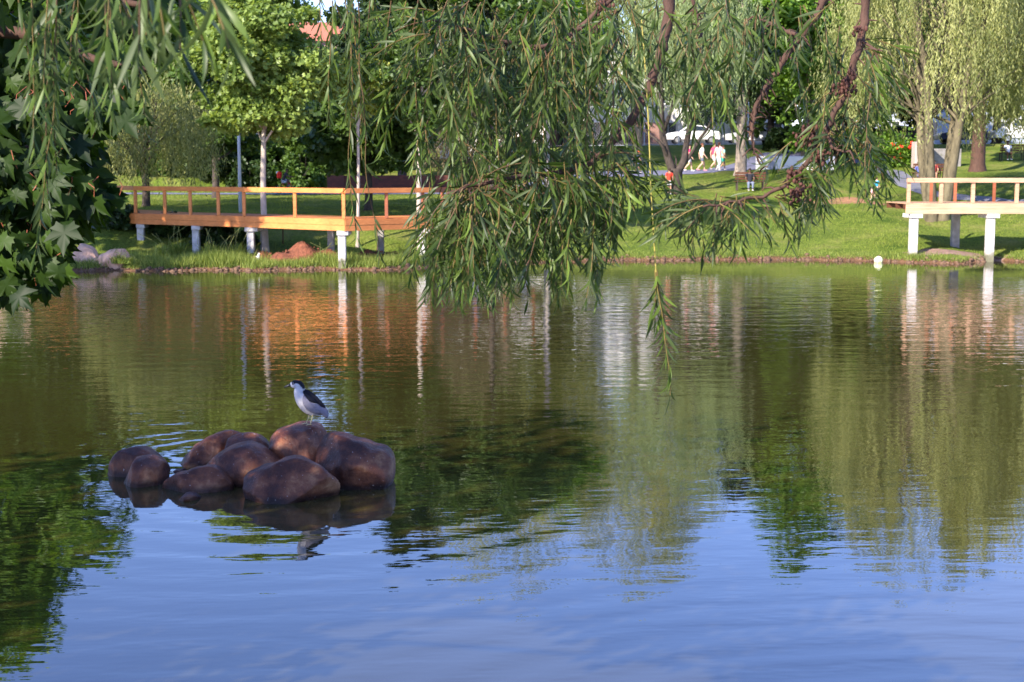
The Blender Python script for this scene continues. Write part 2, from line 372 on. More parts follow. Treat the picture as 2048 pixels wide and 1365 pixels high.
# dirt patch on the slope and on the right shore
def patch(name, px, Y, wx, wy_, mat, lift=.02):
    c = gp(px, Y); V = []; Fc = []; ns = 26; nr = 5
    for i in range(nr+1):
        for j in range(ns):
            a = 2*PI*j/ns; r = i/nr*(1+.25*math.sin(2*a+px)+.12*math.sin(5*a)); x = c[0]+math.cos(a)*wx*r; y = Y+math.sin(a)*wy_*r; V.append([x,y,hz(x,y)+lift-.03*(i/nr)**3])
    for i in range(nr):
        for j in range(ns): a=i*ns+j; k=i*ns+(j+1)%ns; Fc.append([a,a+ns,k+ns,k])
    b = MB(); b.add(V, Fc); return tag(b.build(name, mat, smooth=True), kind='structure')
patch('bare_earth', 1700, 71.5, 2.3, 1.1, solid('bare_earth', (.30,.15,.08), .95, .3, 4, .03))
patch('bare_earth', 1915, 56.6, 2.6, .55, solid('shore_mud', (.27,.17,.13), .95, .3, 4, .03), .05)

# ================================================================== WOODEN DECKS
def woodmat(name, a, b_, rough=.55):
    m, n, o = newmat(name); tc = N(n, 'ShaderNodeTexCoord'); v = tc.outputs['Object']
    t = noise(n, 1, 6, .65, v, (1.2, 9, 22)); t2 = noise(n, .8, 3, .5, v)
    r = ramp(n, t.outputs[0], [(.25, a), (.7, b_)]); r2 = ramp(n, t2.outputs[0], [(.3,(.72,.68,.66)),(.7,(1.08,1.08,1.08))])
    k = N(n, 'ShaderNodeMix'); k.data_type='RGBA'; k.blend_type='MULTIPLY'; k.inputs[0].default_value=1; L(n, r.outputs[0], k.inputs[6]); L(n, r2.outputs[0], k.inputs[7])
    p = N(n, 'ShaderNodeBsdfPrincipled'); L(n, k.outputs[2], p.inputs['Base Color']); p.inputs['Roughness'].default_value = rough; p.inputs['Specular IOR Level'].default_value=.3
    bmp = N(n, 'ShaderNodeBump'); bmp.inputs['Distance'].default_value=.004; L(n, t.outputs[0], bmp.inputs['Height']); L(n, bmp.outputs[0], p.inputs['Normal'])
    L(n, p.outputs[0], o.inputs[0]); return m
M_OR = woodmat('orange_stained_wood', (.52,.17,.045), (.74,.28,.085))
M_PALE = woodmat('pale_stained_wood', (.42,.23,.13), (.66,.42,.27))
M_DKW = woodmat('dark_brown_wood', (.07,.028,.014), (.14,.055,.028))
M_RB = woodmat('red_brown_shade_wood', (.24,.075,.035), (.36,.12,.055))  # brown rear posts; also the boardwalk past its bend, shade put into the colour
M_CONC = solid('pier_concrete', (.50,.47,.44), .9, .28, 4, .006, bscale=25)
n = M_CONC.node_tree; pbs = [q for q in n.nodes if q.type == 'BSDF_PRINCIPLED'][0]; src_ = pbs.inputs['Base Color'].links[0].from_socket
ge = N(n,'ShaderNodeNewGeometry'); sz_ = N(n,'ShaderNodeSeparateXYZ'); L(n, ge.outputs['Position'], sz_.inputs[0]); tn_ = noise(n, 5, 5, .6, ge.outputs['Position']); zz = N(n,'ShaderNodeMath', operation='MULTIPLY_ADD'); L(n, tn_.outputs[0], zz.inputs[0]); zz.inputs[1].default_value = -.5; L(n, sz_.outputs[2], zz.inputs[2])
al = ramp(n, zz.outputs[0], [(0,(.30,.30,.20)),(.22,(1,1,1))]); mk = N(n,'ShaderNodeMix'); mk.data_type='RGBA'; mk.blend_type='MULTIPLY'; mk.inputs[0].default_value=1; L(n, src_, mk.inputs[6]); L(n, al.outputs[0], mk.inputs[7]); L(n, mk.outputs[2], pbs.inputs['Base Color'])
M_CONCD = solid('grey_concrete', (.30,.28,.27), .9, .25, 5, .006, bscale=25)  # darker concrete for the rear piers and the short grey wall
def rail_part(root, a, b_, mat, h=.18, w_=.07, nm='rail'):
    m_ = MB(); m_.beam(a, b_, w_, h, bev=.008); return m_.build(nm, mat, root)
def deck(name, label, segs, zr, zd, zf, inward, wid, woods, posts, piers, backpiers=(), group=None):
    root = empty(name, (0,0,0), label, 'boardwalk')
    for si, (a, b_) in enumerate(segs):
        a = np.array(a, float); b_ = np.array(b_, float); A = np.array([*a, 0]); B = np.array([*b_, 0]); d = unit(B-A); nn = np.array([-d[1], d[0], 0])
        if nn[1] < 0: nn = -nn
        eps = .004*si
        wd = woods[si]
        f = MB(); f.beam(A+[0,0,zd-.105-eps], B+[0,0,zd-.105-eps], .045, .20, bev=.006); f.build('edge_board', wd, root)
        f = MB(); f.beam(A+[0,0,zf+.10-eps]+nn*.012, B+[0,0,zf+.10-eps]+nn*.012, .045, .20, bev=.006); f.build('fascia_board', wd, root)
        pl = MB(); Ln = np.linalg.norm(B-A); k = 0; t = .07
        while t < Ln-.05:
            q = A + d*t; pl.beam(q+nn*.03+[0,0,zd+.002-eps], q+nn*wid+[0,0,zd+.002-eps], .132, .035); t += .14
        pl.build('decking', wd, root)
        j = MB()
        for off in (.35, wid*.5, wid-.15): j.beam(A+nn*off+[0,0,zd-.13], B+nn*off+[0,0,zd-.13], .06, .2)
        j.build('joist', M_DKW, root)
        rail_part(root, A+[0,0,zr-.09-eps]-nn*.02, B+[0,0,zr-.09-eps]-nn*.02, wd)
    for (x, y, zt, sz, mt) in posts:
        p_ = MB(); p_.box([x, y, (zd+.02+zt)/2], [sz, sz, zt-zd-.02], bev=.006); p_.build('railing_post', mt, root)
    for (x, y, sz, mt, capw, gz) in piers:
        p_ = MB(); p_.box([x, y, (gz + zf-.005)/2], [sz, sz, zf-.005-gz], bev=.015); pr_ = p_.build('pier', mt, root)
        if capw:
            c_ = MB(); c_.box([x+capw*.1, y+.35, zf-.085], [capw, 1.15, .16], bev=.012); c_.build('pier_cap', mt, pr_)
    return root
A00 = xy(60, 68); A0 = xy(268, 57.8); A1 = xy(487, 54.6); A2 = xy(688, 51.2); A3 = xy(862, 53.4); A4 = xy(1085, 59.5)
def lerp(a, b_, px):       # point of segment a-b seen at column px
    ta = np.linspace(0,1,400); P = np.array(a)[None]*(1-ta)[:,None] + np.array(b_)[None]*ta[:,None]; c = 1024 + F*P[:,0]/P[:,1]*1.0
    q = np.argmin(abs((np.array([Xat(px,1.)]*400)*P[:,1]) - P[:,0])); return P[q]
ps = []; 
for px, a, b_ in [(268,A0,A1),(327,A0,A1),(378,A0,A1),(434,A0,A1),(486,A0,A1),(588,A1,A2),(686,A1,A2),(772,A2,A3),(845,A2,A3),(884,A3,A4),(950,A3,A4),(1010,A3,A4),(1068,A3,A4),(205,A00,A0),(140,A00,A0)]:
    q = lerp(a, b_, px); ps.append((q[0], q[1]+.07, 2.90, .12, M_OR if px < 700 else M_RB))  # posts past the bend are coloured darker to imitate weaker light
pis = []
for px, a, b_, cw in [(202,A00,A0,0),(276,A0,A1,.34),(387,A0,A1,.34),(497,A1,A2,.5),(681,A1,A2,.42),(843,A2,A3,.5),(950,A3,A4,.4),(1050,A3,A4,.4)]:
    q = lerp(a, b_, px); y = q[1]+.18; pis.append((q[0], y, .27, M_CONC, cw, hz(q[0], y)-.6))
for px, Y in [(330,58.6),(525,56.8),(660,54.2),(760,55.4),(880,56.6)]:
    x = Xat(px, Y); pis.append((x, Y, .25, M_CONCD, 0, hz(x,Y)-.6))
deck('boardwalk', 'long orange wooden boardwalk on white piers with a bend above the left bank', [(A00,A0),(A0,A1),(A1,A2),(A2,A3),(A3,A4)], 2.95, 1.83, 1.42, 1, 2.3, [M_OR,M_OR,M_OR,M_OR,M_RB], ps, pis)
B0 = xy(1814, 56.0); B1 = [xy(2048,56.0)[0]+9, 56.0]
ps = []
for i, px in enumerate([1820,1885,1949,2037,2120,2210,2300]): ps.append((Xat(px,56.0), 56.08, 3.23, .13, M_PALE))
for px in (1864, 1912, 1990, 2080): ps.append((Xat(px,58.6), 58.6, 3.22, .11, M_RB))
pis = []
for px in (1831, 1985, 2150, 2300): pis.append((Xat(px,56.2), 56.2, .30, M_CONC, .5, -.5 if px != 1831 else 0))
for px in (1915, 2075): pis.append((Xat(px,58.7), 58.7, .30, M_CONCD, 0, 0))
deck('viewing_deck', 'pale wooden viewing deck on tall white piers over the right shore', [(B0,B1)], 3.28, 2.28, 1.88, 1, 3.0, [M_PALE], ps, pis)

# ================================================================== STONES IN THE POND
m, n, o = newmat('river_stone'); tc = N(n, 'ShaderNodeTexCoord'); v = tc.outputs['Object']
geo = N(n, 'ShaderNodeNewGeometry'); oi = N(n, 'ShaderNodeObjectInfo')
t1 = noise(n, 2.6, 7, .62, v); t2 = noise(n, 22, 5, .7, v); vor = N(n, 'ShaderNodeTexVoronoi'); vor.inputs['Scale'].default_value = 9; L(n, v, vor.inputs['Vector'])
r1 = ramp(n, t1.outputs[0], [(.3,(.03,.010,.006)), (.44,(.10,.028,.012)), (.56,(.25,.085,.036)), (.68,(.50,.25,.12))])
hs = N(n, 'ShaderNodeHueSaturation'); L(n, r1.outputs[0], hs.inputs['Color'])
mr = N(n, 'ShaderNodeMapRange'); mr.inputs[3].default_value = .5; mr.inputs[4].default_value = .95; L(n, oi.outputs['Random'], mr.inputs[0]); L(n, mr.outputs[0], hs.inputs['Value'])
t4 = noise(n, 5, 8, .75, v); dr = ramp(n, t4.outputs[0], [(.64,(0,0,0)),(.72,(.8,.8,.8))])
m1 = N(n, 'ShaderNodeMix'); m1.data_type='RGBA'; L(n, dr.outputs[0], m1.inputs[0]); L(n, hs.outputs[0], m1.inputs[6]); m1.inputs[7].default_value=(.34,.22,.17,1)
sp2 = noise(n, 34, 2, .5, v); dr2 = ramp(n, sp2.outputs[0], [(.72,(0,0,0)),(.75,(.9,.9,.9))])
m1b = N(n, 'ShaderNodeMix'); m1b.data_type='RGBA'; L(n, dr2.outputs[0], m1b.inputs[0]); L(n, m1.outputs[2], m1b.inputs[6]); m1b.inputs[7].default_value=(.6,.58,.55,1)
ck = N(n,'ShaderNodeTexVoronoi'); ck.feature='DISTANCE_TO_EDGE'; ck.inputs['Scale'].default_value=2.4; wv2 = N(n,'ShaderNodeVectorMath', operation='ADD'); L(n, v, wv2.inputs[0]); L(n, t1.outputs['Color'], wv2.inputs[1]); L(n, wv2.outputs[0], ck.inputs['Vector'])
ckr = ramp(n, ck.outputs['Distance'], [(0,(.45,.42,.42)),(.02,(1,1,1))])
m1c = N(n,'ShaderNodeMix'); m1c.data_type='RGBA'; m1c.blend_type='MULTIPLY'; m1c.inputs[0].default_value=.7; L(n, m1b.outputs[2], m1c.inputs[6]); L(n, ckr.outputs[0], m1c.inputs[7]); m1b = m1c
ss = N(n, 'ShaderNodeSeparateXYZ'); L(n, geo.outputs['Position'], ss.inputs[0])
wet = ramp(n, ss.outputs[2], [(.03,(.25,.23,.22)), (.09,(1,1,1))])
m3 = N(n, 'ShaderNodeMix'); m3.data_type='RGBA'; m3.blend_type='MULTIPLY'; m3.inputs[0].default_value=1; L(n, m1b.outputs[2], m3.inputs[6]); L(n, wet.outputs[0], m3.inputs[7])
p = N(n, 'ShaderNodeBsdfPrincipled'); L(n, m3.outputs[2], p.inputs['Base Color']); p.inputs['Specular IOR Level'].default_value=.35
rr = ramp(n, t2.outputs[0], [(.3,(.38,)*3),(.7,(.68,)*3)]); L(n, rr.outputs[0], p.inputs['Roughness'])
b1 = N(n, 'ShaderNodeBump'); b1.inputs['Distance'].default_value=.07; b1.inputs['Strength'].default_value=.5; L(n, t1.outputs[0], b1.inputs['Height'])
b2 = N(n, 'ShaderNodeBump'); b2.inputs['Distance'].default_value=.011; L(n, t2.outputs[0], b2.inputs['Height']); L(n, b1.outputs[0], b2.inputs['Normal']); L(n, b2.outputs[0], p.inputs['Normal'])
L(n, p.outputs[0], o.inputs[0]); M_STONE = m
def zr(zx, zy): return (180+zx/3.103, 720+zy/3.103)     # enlarged detail -> photo pixels
def stone(poly, Y, depth, label, seed, z_sink=.35, mat=None, name='stone', grp='stones heaped in the pond', rough=.012, pw=.66, raw=False, cat='stone', yoff=0):
    pts = [at(*(p_ if raw else zr(*p_)), Y) for p_ in poly]; P = np.array([[q[0], q[2]] for q in pts])
    c = (P.min(0)+P.max(0))/2; Q = P - c
    an = np.arctan2(Q[:,1], Q[:,0]); rad = np.hypot(*Q.T); k = np.argsort(an); an = an[k]; rad = rad[k]
    an = np.concatenate([an-2*PI, an, an+2*PI]); rad = np.tile(rad, 3)
    th = np.linspace(-PI, PI, 181)[:-1]; R_ = np.interp(th, an, rad)
    ker = np.exp(-.5*(np.arange(-6,7)/1.1)**2); ker /= ker.sum(); R_ = np.convolve(np.tile(R_,3), ker, 'same')[180:360]
    ns, nr = 84, 54; V = []; rg = np.random.default_rng(seed); K = rg.normal(0, 1, (7,3)); ph = rg.uniform(0,6,7)
    for i in range(nr+1):
        be = -PI/2 + PI*i/nr                       # latitude about the viewing axis
        for j in range(ns):
            t = 2*PI*j/ns - PI; rho = max(math.cos(be), 0)**pw; r_ = np.interp((t+PI)/(2*PI)*180 % 180, np.arange(181), np.append(R_, R_[0]))
            x = math.cos(t)*r_*rho; z = math.sin(t)*r_*rho; sb = math.sin(be); y = np.sign(sb)*abs(sb)**.85*depth/2
            V.append([x, y, z])
    V = np.array(V); sc_ = 2.2/max(rad.max(), .05); dsp = sum(np.sin(V@K[q]*sc_*(.6+.25*q)+ph[q])/(1+q*.8) for q in range(7)); fr_ = (np.abs(V[:,1])/(depth/2))
    V += unit(V)*(dsp*rad.max()*rough*3)[:,None]*(.35+.65*fr_)[:,None]
    R0 = np.array([rad.max(), depth/2, rad.max()*.75])
    for q in range(9):                        # broken facets, mostly on the front and the top
        nv = unit(rg.normal(0,1,3)*[.9,.5,.6] + [0,-.75,.25]); dmax = (V@nv).max(); dq = dmax*rg.uniform(.72,.9); ex_ = np.maximum(0, V@nv - dq); V -= nv*(ex_*.85)[:,None]
    V += unit(V)*(sum(np.sin(V@K[q]*sc_*(2.3+.9*q)+ph[q]*2) for q in range(5))*rad.max()*.0045)[:,None]
    Fc = []
    for i in range(nr):
        for j in range(ns): a=i*ns+j; k2=i*ns+(j+1)%ns; Fc.append([a,k2,k2+ns,a+ns])
    b = MB(); b.add(V, Fc)
    o = b.build(name, mat or M_STONE, smooth=True); o.location = (c[0], Y+yoff, c[1])
    return tag(o, label, cat, grp)
stone([(130,680),(132,640),(165,575),(205,545),(255,537),(320,548),(380,580),(430,615),(470,660),(450,860),(150,860)], 16.75, .75, 'dark grey boulder at the left end of the pond heap, behind a small red one', 1)
stone([(220,700),(228,655),(260,625),(330,610),(420,612),(470,640),(488,690),(480,770),(440,880),(240,900),(222,800)], 16.2, .6, 'small rough reddish stone at the left end of the heap', 2, rough=.028)
stone([(538,680),(560,640),(620,565),(700,505),(790,460),(860,443),(935,460),(960,520),(940,640),(820,760),(600,800),(545,730)], 17.35, .7, 'long dark brown stone slanting up behind the sandy stone', 3)
stone([(830,540),(845,500),(880,475),(950,460),(1020,462),(1080,490),(1125,540),(1140,620),(1100,720),(860,720),(830,620)], 17.0, .6, 'rounded near black stone in the middle of the heap below the heron stone', 4)
stone([(640,800),(700,680),(740,635),(830,570),(930,527),(990,520),(1060,545),(1130,590),(1230,620),(1260,700),(1200,860),(700,960)], 16.35, .8, 'sandy brown stone with a sunlit top in the centre of the heap', 5)
stone([(1115,540),(1122,490),(1160,440),(1240,410),(1340,400),(1400,405),(1450,430),(1500,462),(1540,560),(1500,780),(1160,780),(1120,620)], 16.75, .95, 'large red brown stone the heron stands on', 6, rough=.02)
stone([(1395,640),(1400,570),(1430,500),(1475,463),(1520,468),(1640,505),(1760,545),(1845,560),(1878,600),(1884,680),(1862,790),(1820,940),(1560,960),(1440,860),(1400,720)], 16.15, .95, 'big smooth boulder with a flat broken edge at the right end of the heap', 7, pw=.62)
stone([(905,810),(912,780),(940,740),(1030,685),(1130,650),(1230,610),(1300,605),(1400,635),(1480,670),(1530,710),(1560,770),(1535,860),(1400,1020),(1060,1020),(920,900)], 15.55, .95, 'wide dark stone lying lowest at the front of the heap', 8)
stone([(430,800),(445,760),(500,725),(600,690),(690,665),(760,660),(815,690),(850,730),(890,790),(880,860),(800,960),(520,940),(440,850)], 15.85, .7, 'wedge shaped brown stone at the front left of the heap', 9)
stone([(556,872),(575,845),(610,826),(655,838),(684,862),(680,900),(570,905)], 15.35, .3, 'smallest stone, a dark lump just breaking the water in front', 10, rough=.03)
stone([(498,710),(520,690),(560,682),(600,690),(610,730),(520,740)], 16.8, .25, 'little dark stone wedged between the left stones and the slanting one', 12)
M_PINK = solid('pink_shore_rock', (.60,.37,.26), .9, .35, 3.5, .05, bscale=7)
for i, (poly, Y, d, lab) in enumerate([
    ([(136,520),(138,500),(150,493),(170,497),(188,512),(196,535),(190,552),(145,552)], 51.9, .8, 'pink rock leaning at the water edge behind the maple leaves'),
    ([(172,541),(180,528),(200,515),(214,506),(232,497),(246,496),(257,508),(258,535),(250,552),(180,552)], 51.6, .9, 'pink rock with green weeds at the left bank'),
    ([(84,542),(86,535),(95,530),(105,534),(106,546),(90,550)], 50.9, .4, 'small pink rock left of the larger shore rocks'),
    ([(105,552),(110,540),(125,538),(132,548),(128,562),(108,562)], 50.0, .4, 'low brown rock standing in the water by the maple leaves'),
    ([(152,548),(158,534),(168,534),(176,545),(172,556),(156,556)], 51.0, .3, 'little pale rock between the two large pink rocks')]):
    stone(poly, Y, d, lab, 40+i, mat=M_PINK, name='shore_rock', grp='pink rocks on the left shore', rough=.055, raw=True, cat='rock')

# ================================================================== NIGHT HERON
HB = at(180+1370/3.103, 720+405/3.103, 16.72)       # between the feet
def hp(zx, zy, dy=0): q = at(540+zx/10.5, 740+zy/10.5, 16.72); return np.array([q[0], 16.72+dy, q[2]]) - HB
PXM = 2844.4*10.5/16.72
st = [(418,338,12,10),(432,332,34,26),(470,318,68,50),(515,308,88,66),(560,308,98,74),(605,332,104,80),(628,385,106,84),(618,440,112,92),(622,500,118,104),(650,560,140,122),(695,625,165,136),(755,690,182,142),(820,745,190,140),(885,795,178,128),(950,830,150,108),(1020,850,112,84),(1090,880,84,60),(1150,930,58,36),(1195,990,26,16),(1205,1012,6,5)]
P = np.array([hp(a, b_) for a, b_, _, _ in st]); rI = np.array([s_[2] for s_ in st])/PXM; rW = np.array([s_[3] for s_ in st])/PXM
Pf = crom(P, 4); tt = np.linspace(0, len(st)-1, len(Pf)); rI = np.interp(tt, range(len(st)), rI); rW = np.interp(tt, range(len(st)), rW)
ker = np.array([.25,.5,.25]); rI[1:-1] = np.convolve(rI, ker, 'valid'); rW[1:-1] = np.convolve(rW, ker, 'valid')
V = []; Fc = []; ns = 28; Tn = unit(np.gradient(Pf, axis=0))
for i in range(len(Pf)):
    u = np.array([-Tn[i][2], 0, Tn[i][0]])     # in-plane normal (dorsal)
    if u[2] < 0 and i < 10: pass
    for j in range(ns): a = 2*PI*j/ns; V.append(Pf[i] + u*math.cos(a)*rI[i] + np.array([0,1,0])*math.sin(a)*rW[i])
for i in range(len(Pf)-1):
    for j in range(ns): a=i*ns+j; k=i*ns+(j+1)%ns; Fc.append([a,k,k+ns,a+ns])
Fc.append(list(range(ns))[::-1]); Fc.append([(len(Pf)-1)*ns+j for j in range(ns)])
V = np.array(V)
# plumage colours by place on the body
def zc(V): return (V[:,0]+HB[0])*PXM, (V[:,2])*PXM
hx0 = hp(0,0)
ZX = (V[:,0]-hx0[0])*PXM; ZY = -(V[:,2]-hx0[2])*PXM
col = np.tile(np.array([.50,.50,.54]), (len(V),1)); warm = np.clip((ZY-450)/350,0,1)[:,None]; col = col*(1-warm) + np.array([.50,.46,.46])*warm
wing = ((ZX-700)*.52 + (ZY-520)*-1 > -330) & (ZX > 700) & (ZY > 450); col[(ZX > 1000) & (ZY > 780)] = [.22,.23,.29]
crown_ = (ZY < 276 + np.clip(ZX-500,0,300)*.18) & (ZX > 452) & (ZX < 720); crown_ |= (ZX > 625) & (ZY < 322+(ZX-625)*1.0) & (ZX < 745) & (ZY < 420)
col[crown_] = [.012,.014,.022]; ey = ((ZX-495)/34)**2+((ZY-297)/16)**2 < 1; col[ey] = [.03,.02,.02]
m, n, o = newmat('heron_feathers'); ac = N(n, 'ShaderNodeAttribute'); ac.attribute_name='c'
tc = N(n,'ShaderNodeTexCoord'); nz = noise(n, 60, 4, .6, tc.outputs['Object'], (1,1,.4)); rz_ = ramp(n, nz.outputs[0], [(.3,(.86,)*3),(.7,(1.06,)*3)])
k = N(n,'ShaderNodeMix'); k.data_type='RGBA'; k.blend_type='MULTIPLY'; k.inputs[0].default_value=1; L(n, ac.outputs[0], k.inputs[6]); L(n, rz_.outputs[0], k.inputs[7])
p = N(n,'ShaderNodeBsdfPrincipled'); p.inputs['Roughness'].default_value=.8; p.inputs['Specular IOR Level'].default_value=.15; L(n, k.outputs[2], p.inputs['Base Color'])
bmp = N(n,'ShaderNodeBump'); bmp.inputs['Distance'].default_value=.002; L(n, nz.outputs[0], bmp.inputs['Height']); L(n, bmp.outputs[0], p.inputs['Normal']); L(n, p.outputs[0], o.inputs[0]); M_FEA = m
heron = empty('heron', HB, 'black and white night heron standing on the highest pond stone', 'heron')
mesh_np('body', V, [i for f in Fc for i in f], [len(f) for f in Fc], M_FEA, heron, col=col, smooth=True)
def shell(name, outline, colr, side, lift, thick=.006):
    """feather panel that hugs the flank: outline in detail pixels, side -1 toward viewer"""
    pts = np.array(outline, float); c = pts.mean(0); V = []; Fc = []; nr, n_ = 8, len(pts)*3
    P2 = crom(np.vstack([pts, pts[:1]]), 3)[:-1]; n_ = len(P2)
    def surf(zx, zy, k):
        q = hp(zx, zy); d = np.linalg.norm(Pf - q, axis=1); i = int(np.argmin(d)); a = min(1, d[i]/(rI[i]*1.0)); y = rW[i]*math.sqrt(max(0, 1-a*a))
        return np.array([q[0], side*(y + lift*(1-k**4) + .002), q[2]])
    for i in range(nr+1):
        for j in range(n_): e = c + (P2[j]-c)*i/nr; V.append(surf(*e, i/nr))
    for i in range(nr):
        for j in range(n_): a=i*n_+j; k=i*n_+(j+1)%n_; Fc.append([a,a+n_,k+n_,k] if side<0 else [k,k+n_,a+n_,a])
    b = MB(); b.add(V, Fc); o = b.build(name, M_FEA, heron, smooth=True)
    a = o.data.attributes.new('c','FLOAT_COLOR','POINT'); c4 = np.ones((len(V),4),np.float32); c4[:,:3]=colr; a.data.foreach_set('color', c4.ravel())
    md = o.modifiers.new('thick','SOLIDIFY'); md.thickness=thick; md.offset=-1
    return o
for side in (-1, 1):
    shell('wing', [(720,520),(760,560),(830,640),(920,690),(1010,720),(1090,790),(1170,800),(1215,880),(1222,960),(1205,1010),(1160,985),(1080,920),(960,900),(860,860),(770,780),(715,680),(705,590)], (.19,.18,.225), side, .006)
    shell('mantle', [(700,440),(740,415),(800,440),(880,490),(960,560),(1040,640),(1110,720),(1160,790),(1110,780),(1050,735),(980,685),(900,655),(820,610),(770,540),(720,495)], (.010,.011,.018), side, .016, .010)
M_BILL = solid('bill_black', (.015,.016,.022), .35, .1); M_LEG = solid('heron_leg_yellow', (.45,.38,.20), .6, .15); M_EYE = solid('heron_eye_red', (.05,.004,.004), .15, .05)
b = MB(); b.tube([hp(285,374), hp(340,350), hp(390,333), hp(440,322)], [.002,.0105,.0165,.021], 10); b.build('bill', M_BILL, heron, smooth=True)
for side in (-1,1): b = MB(); b.ball(hp(493,297)+[0,side*.030,0], .006, 10, 8); b.build('eye', M_EYE, heron, smooth=True)
for a, dy in (([(845,880),(822,950),(795,1040),(770,1085),(755,1138)], .022), ([(900,900),(900,960),(880,1040),(868,1090),(850,1150)], -.022)):
    b = MB(); b.tube(crom([hp(x,y,0)+[0,dy,0] for x,y in a], 4), np.interp(np.linspace(0,1,17),[0,.15,.3,.5,.6,1],[.026,.014,.0058,.0052,.0068,.0045]), 8); lg = b.build('leg', M_LEG, heron, smooth=True)
    f = MB(); e = hp(*a[-1])+[0,dy,0]
    for ang in (150, 180, 212, 20):
        r_ = math.radians(ang); dd = np.array([math.cos(r_), math.sin(r_)*.9, 0]); ln = .055 if ang != 20 else .03
        f.tube([e+[0,0,.004], e+dd*ln*.5+[0,0,.004], e+dd*ln+[0,0,-.006]], [.005,.0042,.002], 6)
    f.build('foot', M_LEG, lg, smooth=True)
b = MB(); b.tube([hp(690,330), hp(740,390), hp(775,425)], [.0018,.0015,.0008], 5); b.build('head_plume', solid('white_plume', (.7,.7,.72), .7, .05), heron)
# ================================================================== TREES
M_BK = solid('grey_bark', (.26,.21,.17), .9, .35, 7, .02, bscale=20, sc3=(1,1,.3))
M_BKD = solid('dark_bark', (.055,.042,.035), .9, .4, 8, .02, bscale=22, sc3=(1,1,.3))
M_BKW = solid('mossy_willow_bark', (.12,.10,.06), .9, .45, 5, .02, bscale=20, sc3=(1,1,.4))
M_BKP = solid('pale_bark', (.42,.35,.29), .85, .25, 6, .01, bscale=20, sc3=(1,1,.5))
M_BKB = solid('red_brown_bark', (.075,.038,.027), .85, .35, 9, .012, bscale=26, sc3=(1,1,.35))
LM = dict(
 pale=leafmat('leaf_pale_green', (.09,.15,.028), (.29,.38,.095), .35, .45, .4),
 bright=leafmat('leaf_bright_green', (.07,.16,.02), (.19,.31,.045), .35, .45, .4),
 mid=leafmat('leaf_mid_green', (.025,.062,.011), (.11,.18,.035), .3, .45, .4),
 dark=leafmat('leaf_dark_green', (.010,.026,.006), (.045,.082,.018), .22, .45, .4),
 yellow=leafmat('leaf_yellow_green', (.20,.26,.04), (.42,.46,.10), .4, .5, .3),
 willow=leafmat('willow_leaf_far', (.07,.10,.02), (.44,.45,.17), .4, .5, .4),
 willowg=leafmat('willow_leaf_grey', (.12,.17,.06), (.30,.37,.16), .35, .5, .4),
 willowd=leafmat('willow_leaf_dry', (.07,.055,.03), (.17,.14,.07), .3, .5, .3),
 hedge=leafmat('leaf_hedge', (.03,.075,.015), (.10,.17,.03), .3, .5, .3))
def limbs(b, p0, targets, r0, sag=.0, mi=0, sides=7, kids=2, sub=True):
    for t in targets:
        t = np.asarray(t, float); v = t-p0; L_ = np.linalg.norm(v)
        mid = p0 + v*.5 + np.array([rng.normal(0,.07), rng.normal(0,.07), .10])*L_
        P = crom([p0, p0+(mid-p0)*.5+rng.normal(0,.03,3)*L_, mid, t], 4); r = r0*np.linspace(1,.16,len(P))**.9
        b.tube(P, r, sides, mi, cap=False)
        if sub:
            for q in range(kids):
                i = rng.integers(4, len(P)-3); e = P[i] + unit(v + rng.normal(0,.8,3)*L_)*L_*rng.uniform(.25,.45); 
                b.tube(crom([P[i], (P[i]+e)/2+rng.normal(0,.05,3)*L_*.5, e], 3), r[i]*.6*np.linspace(1,.2,7), 5, mi, cap=False)
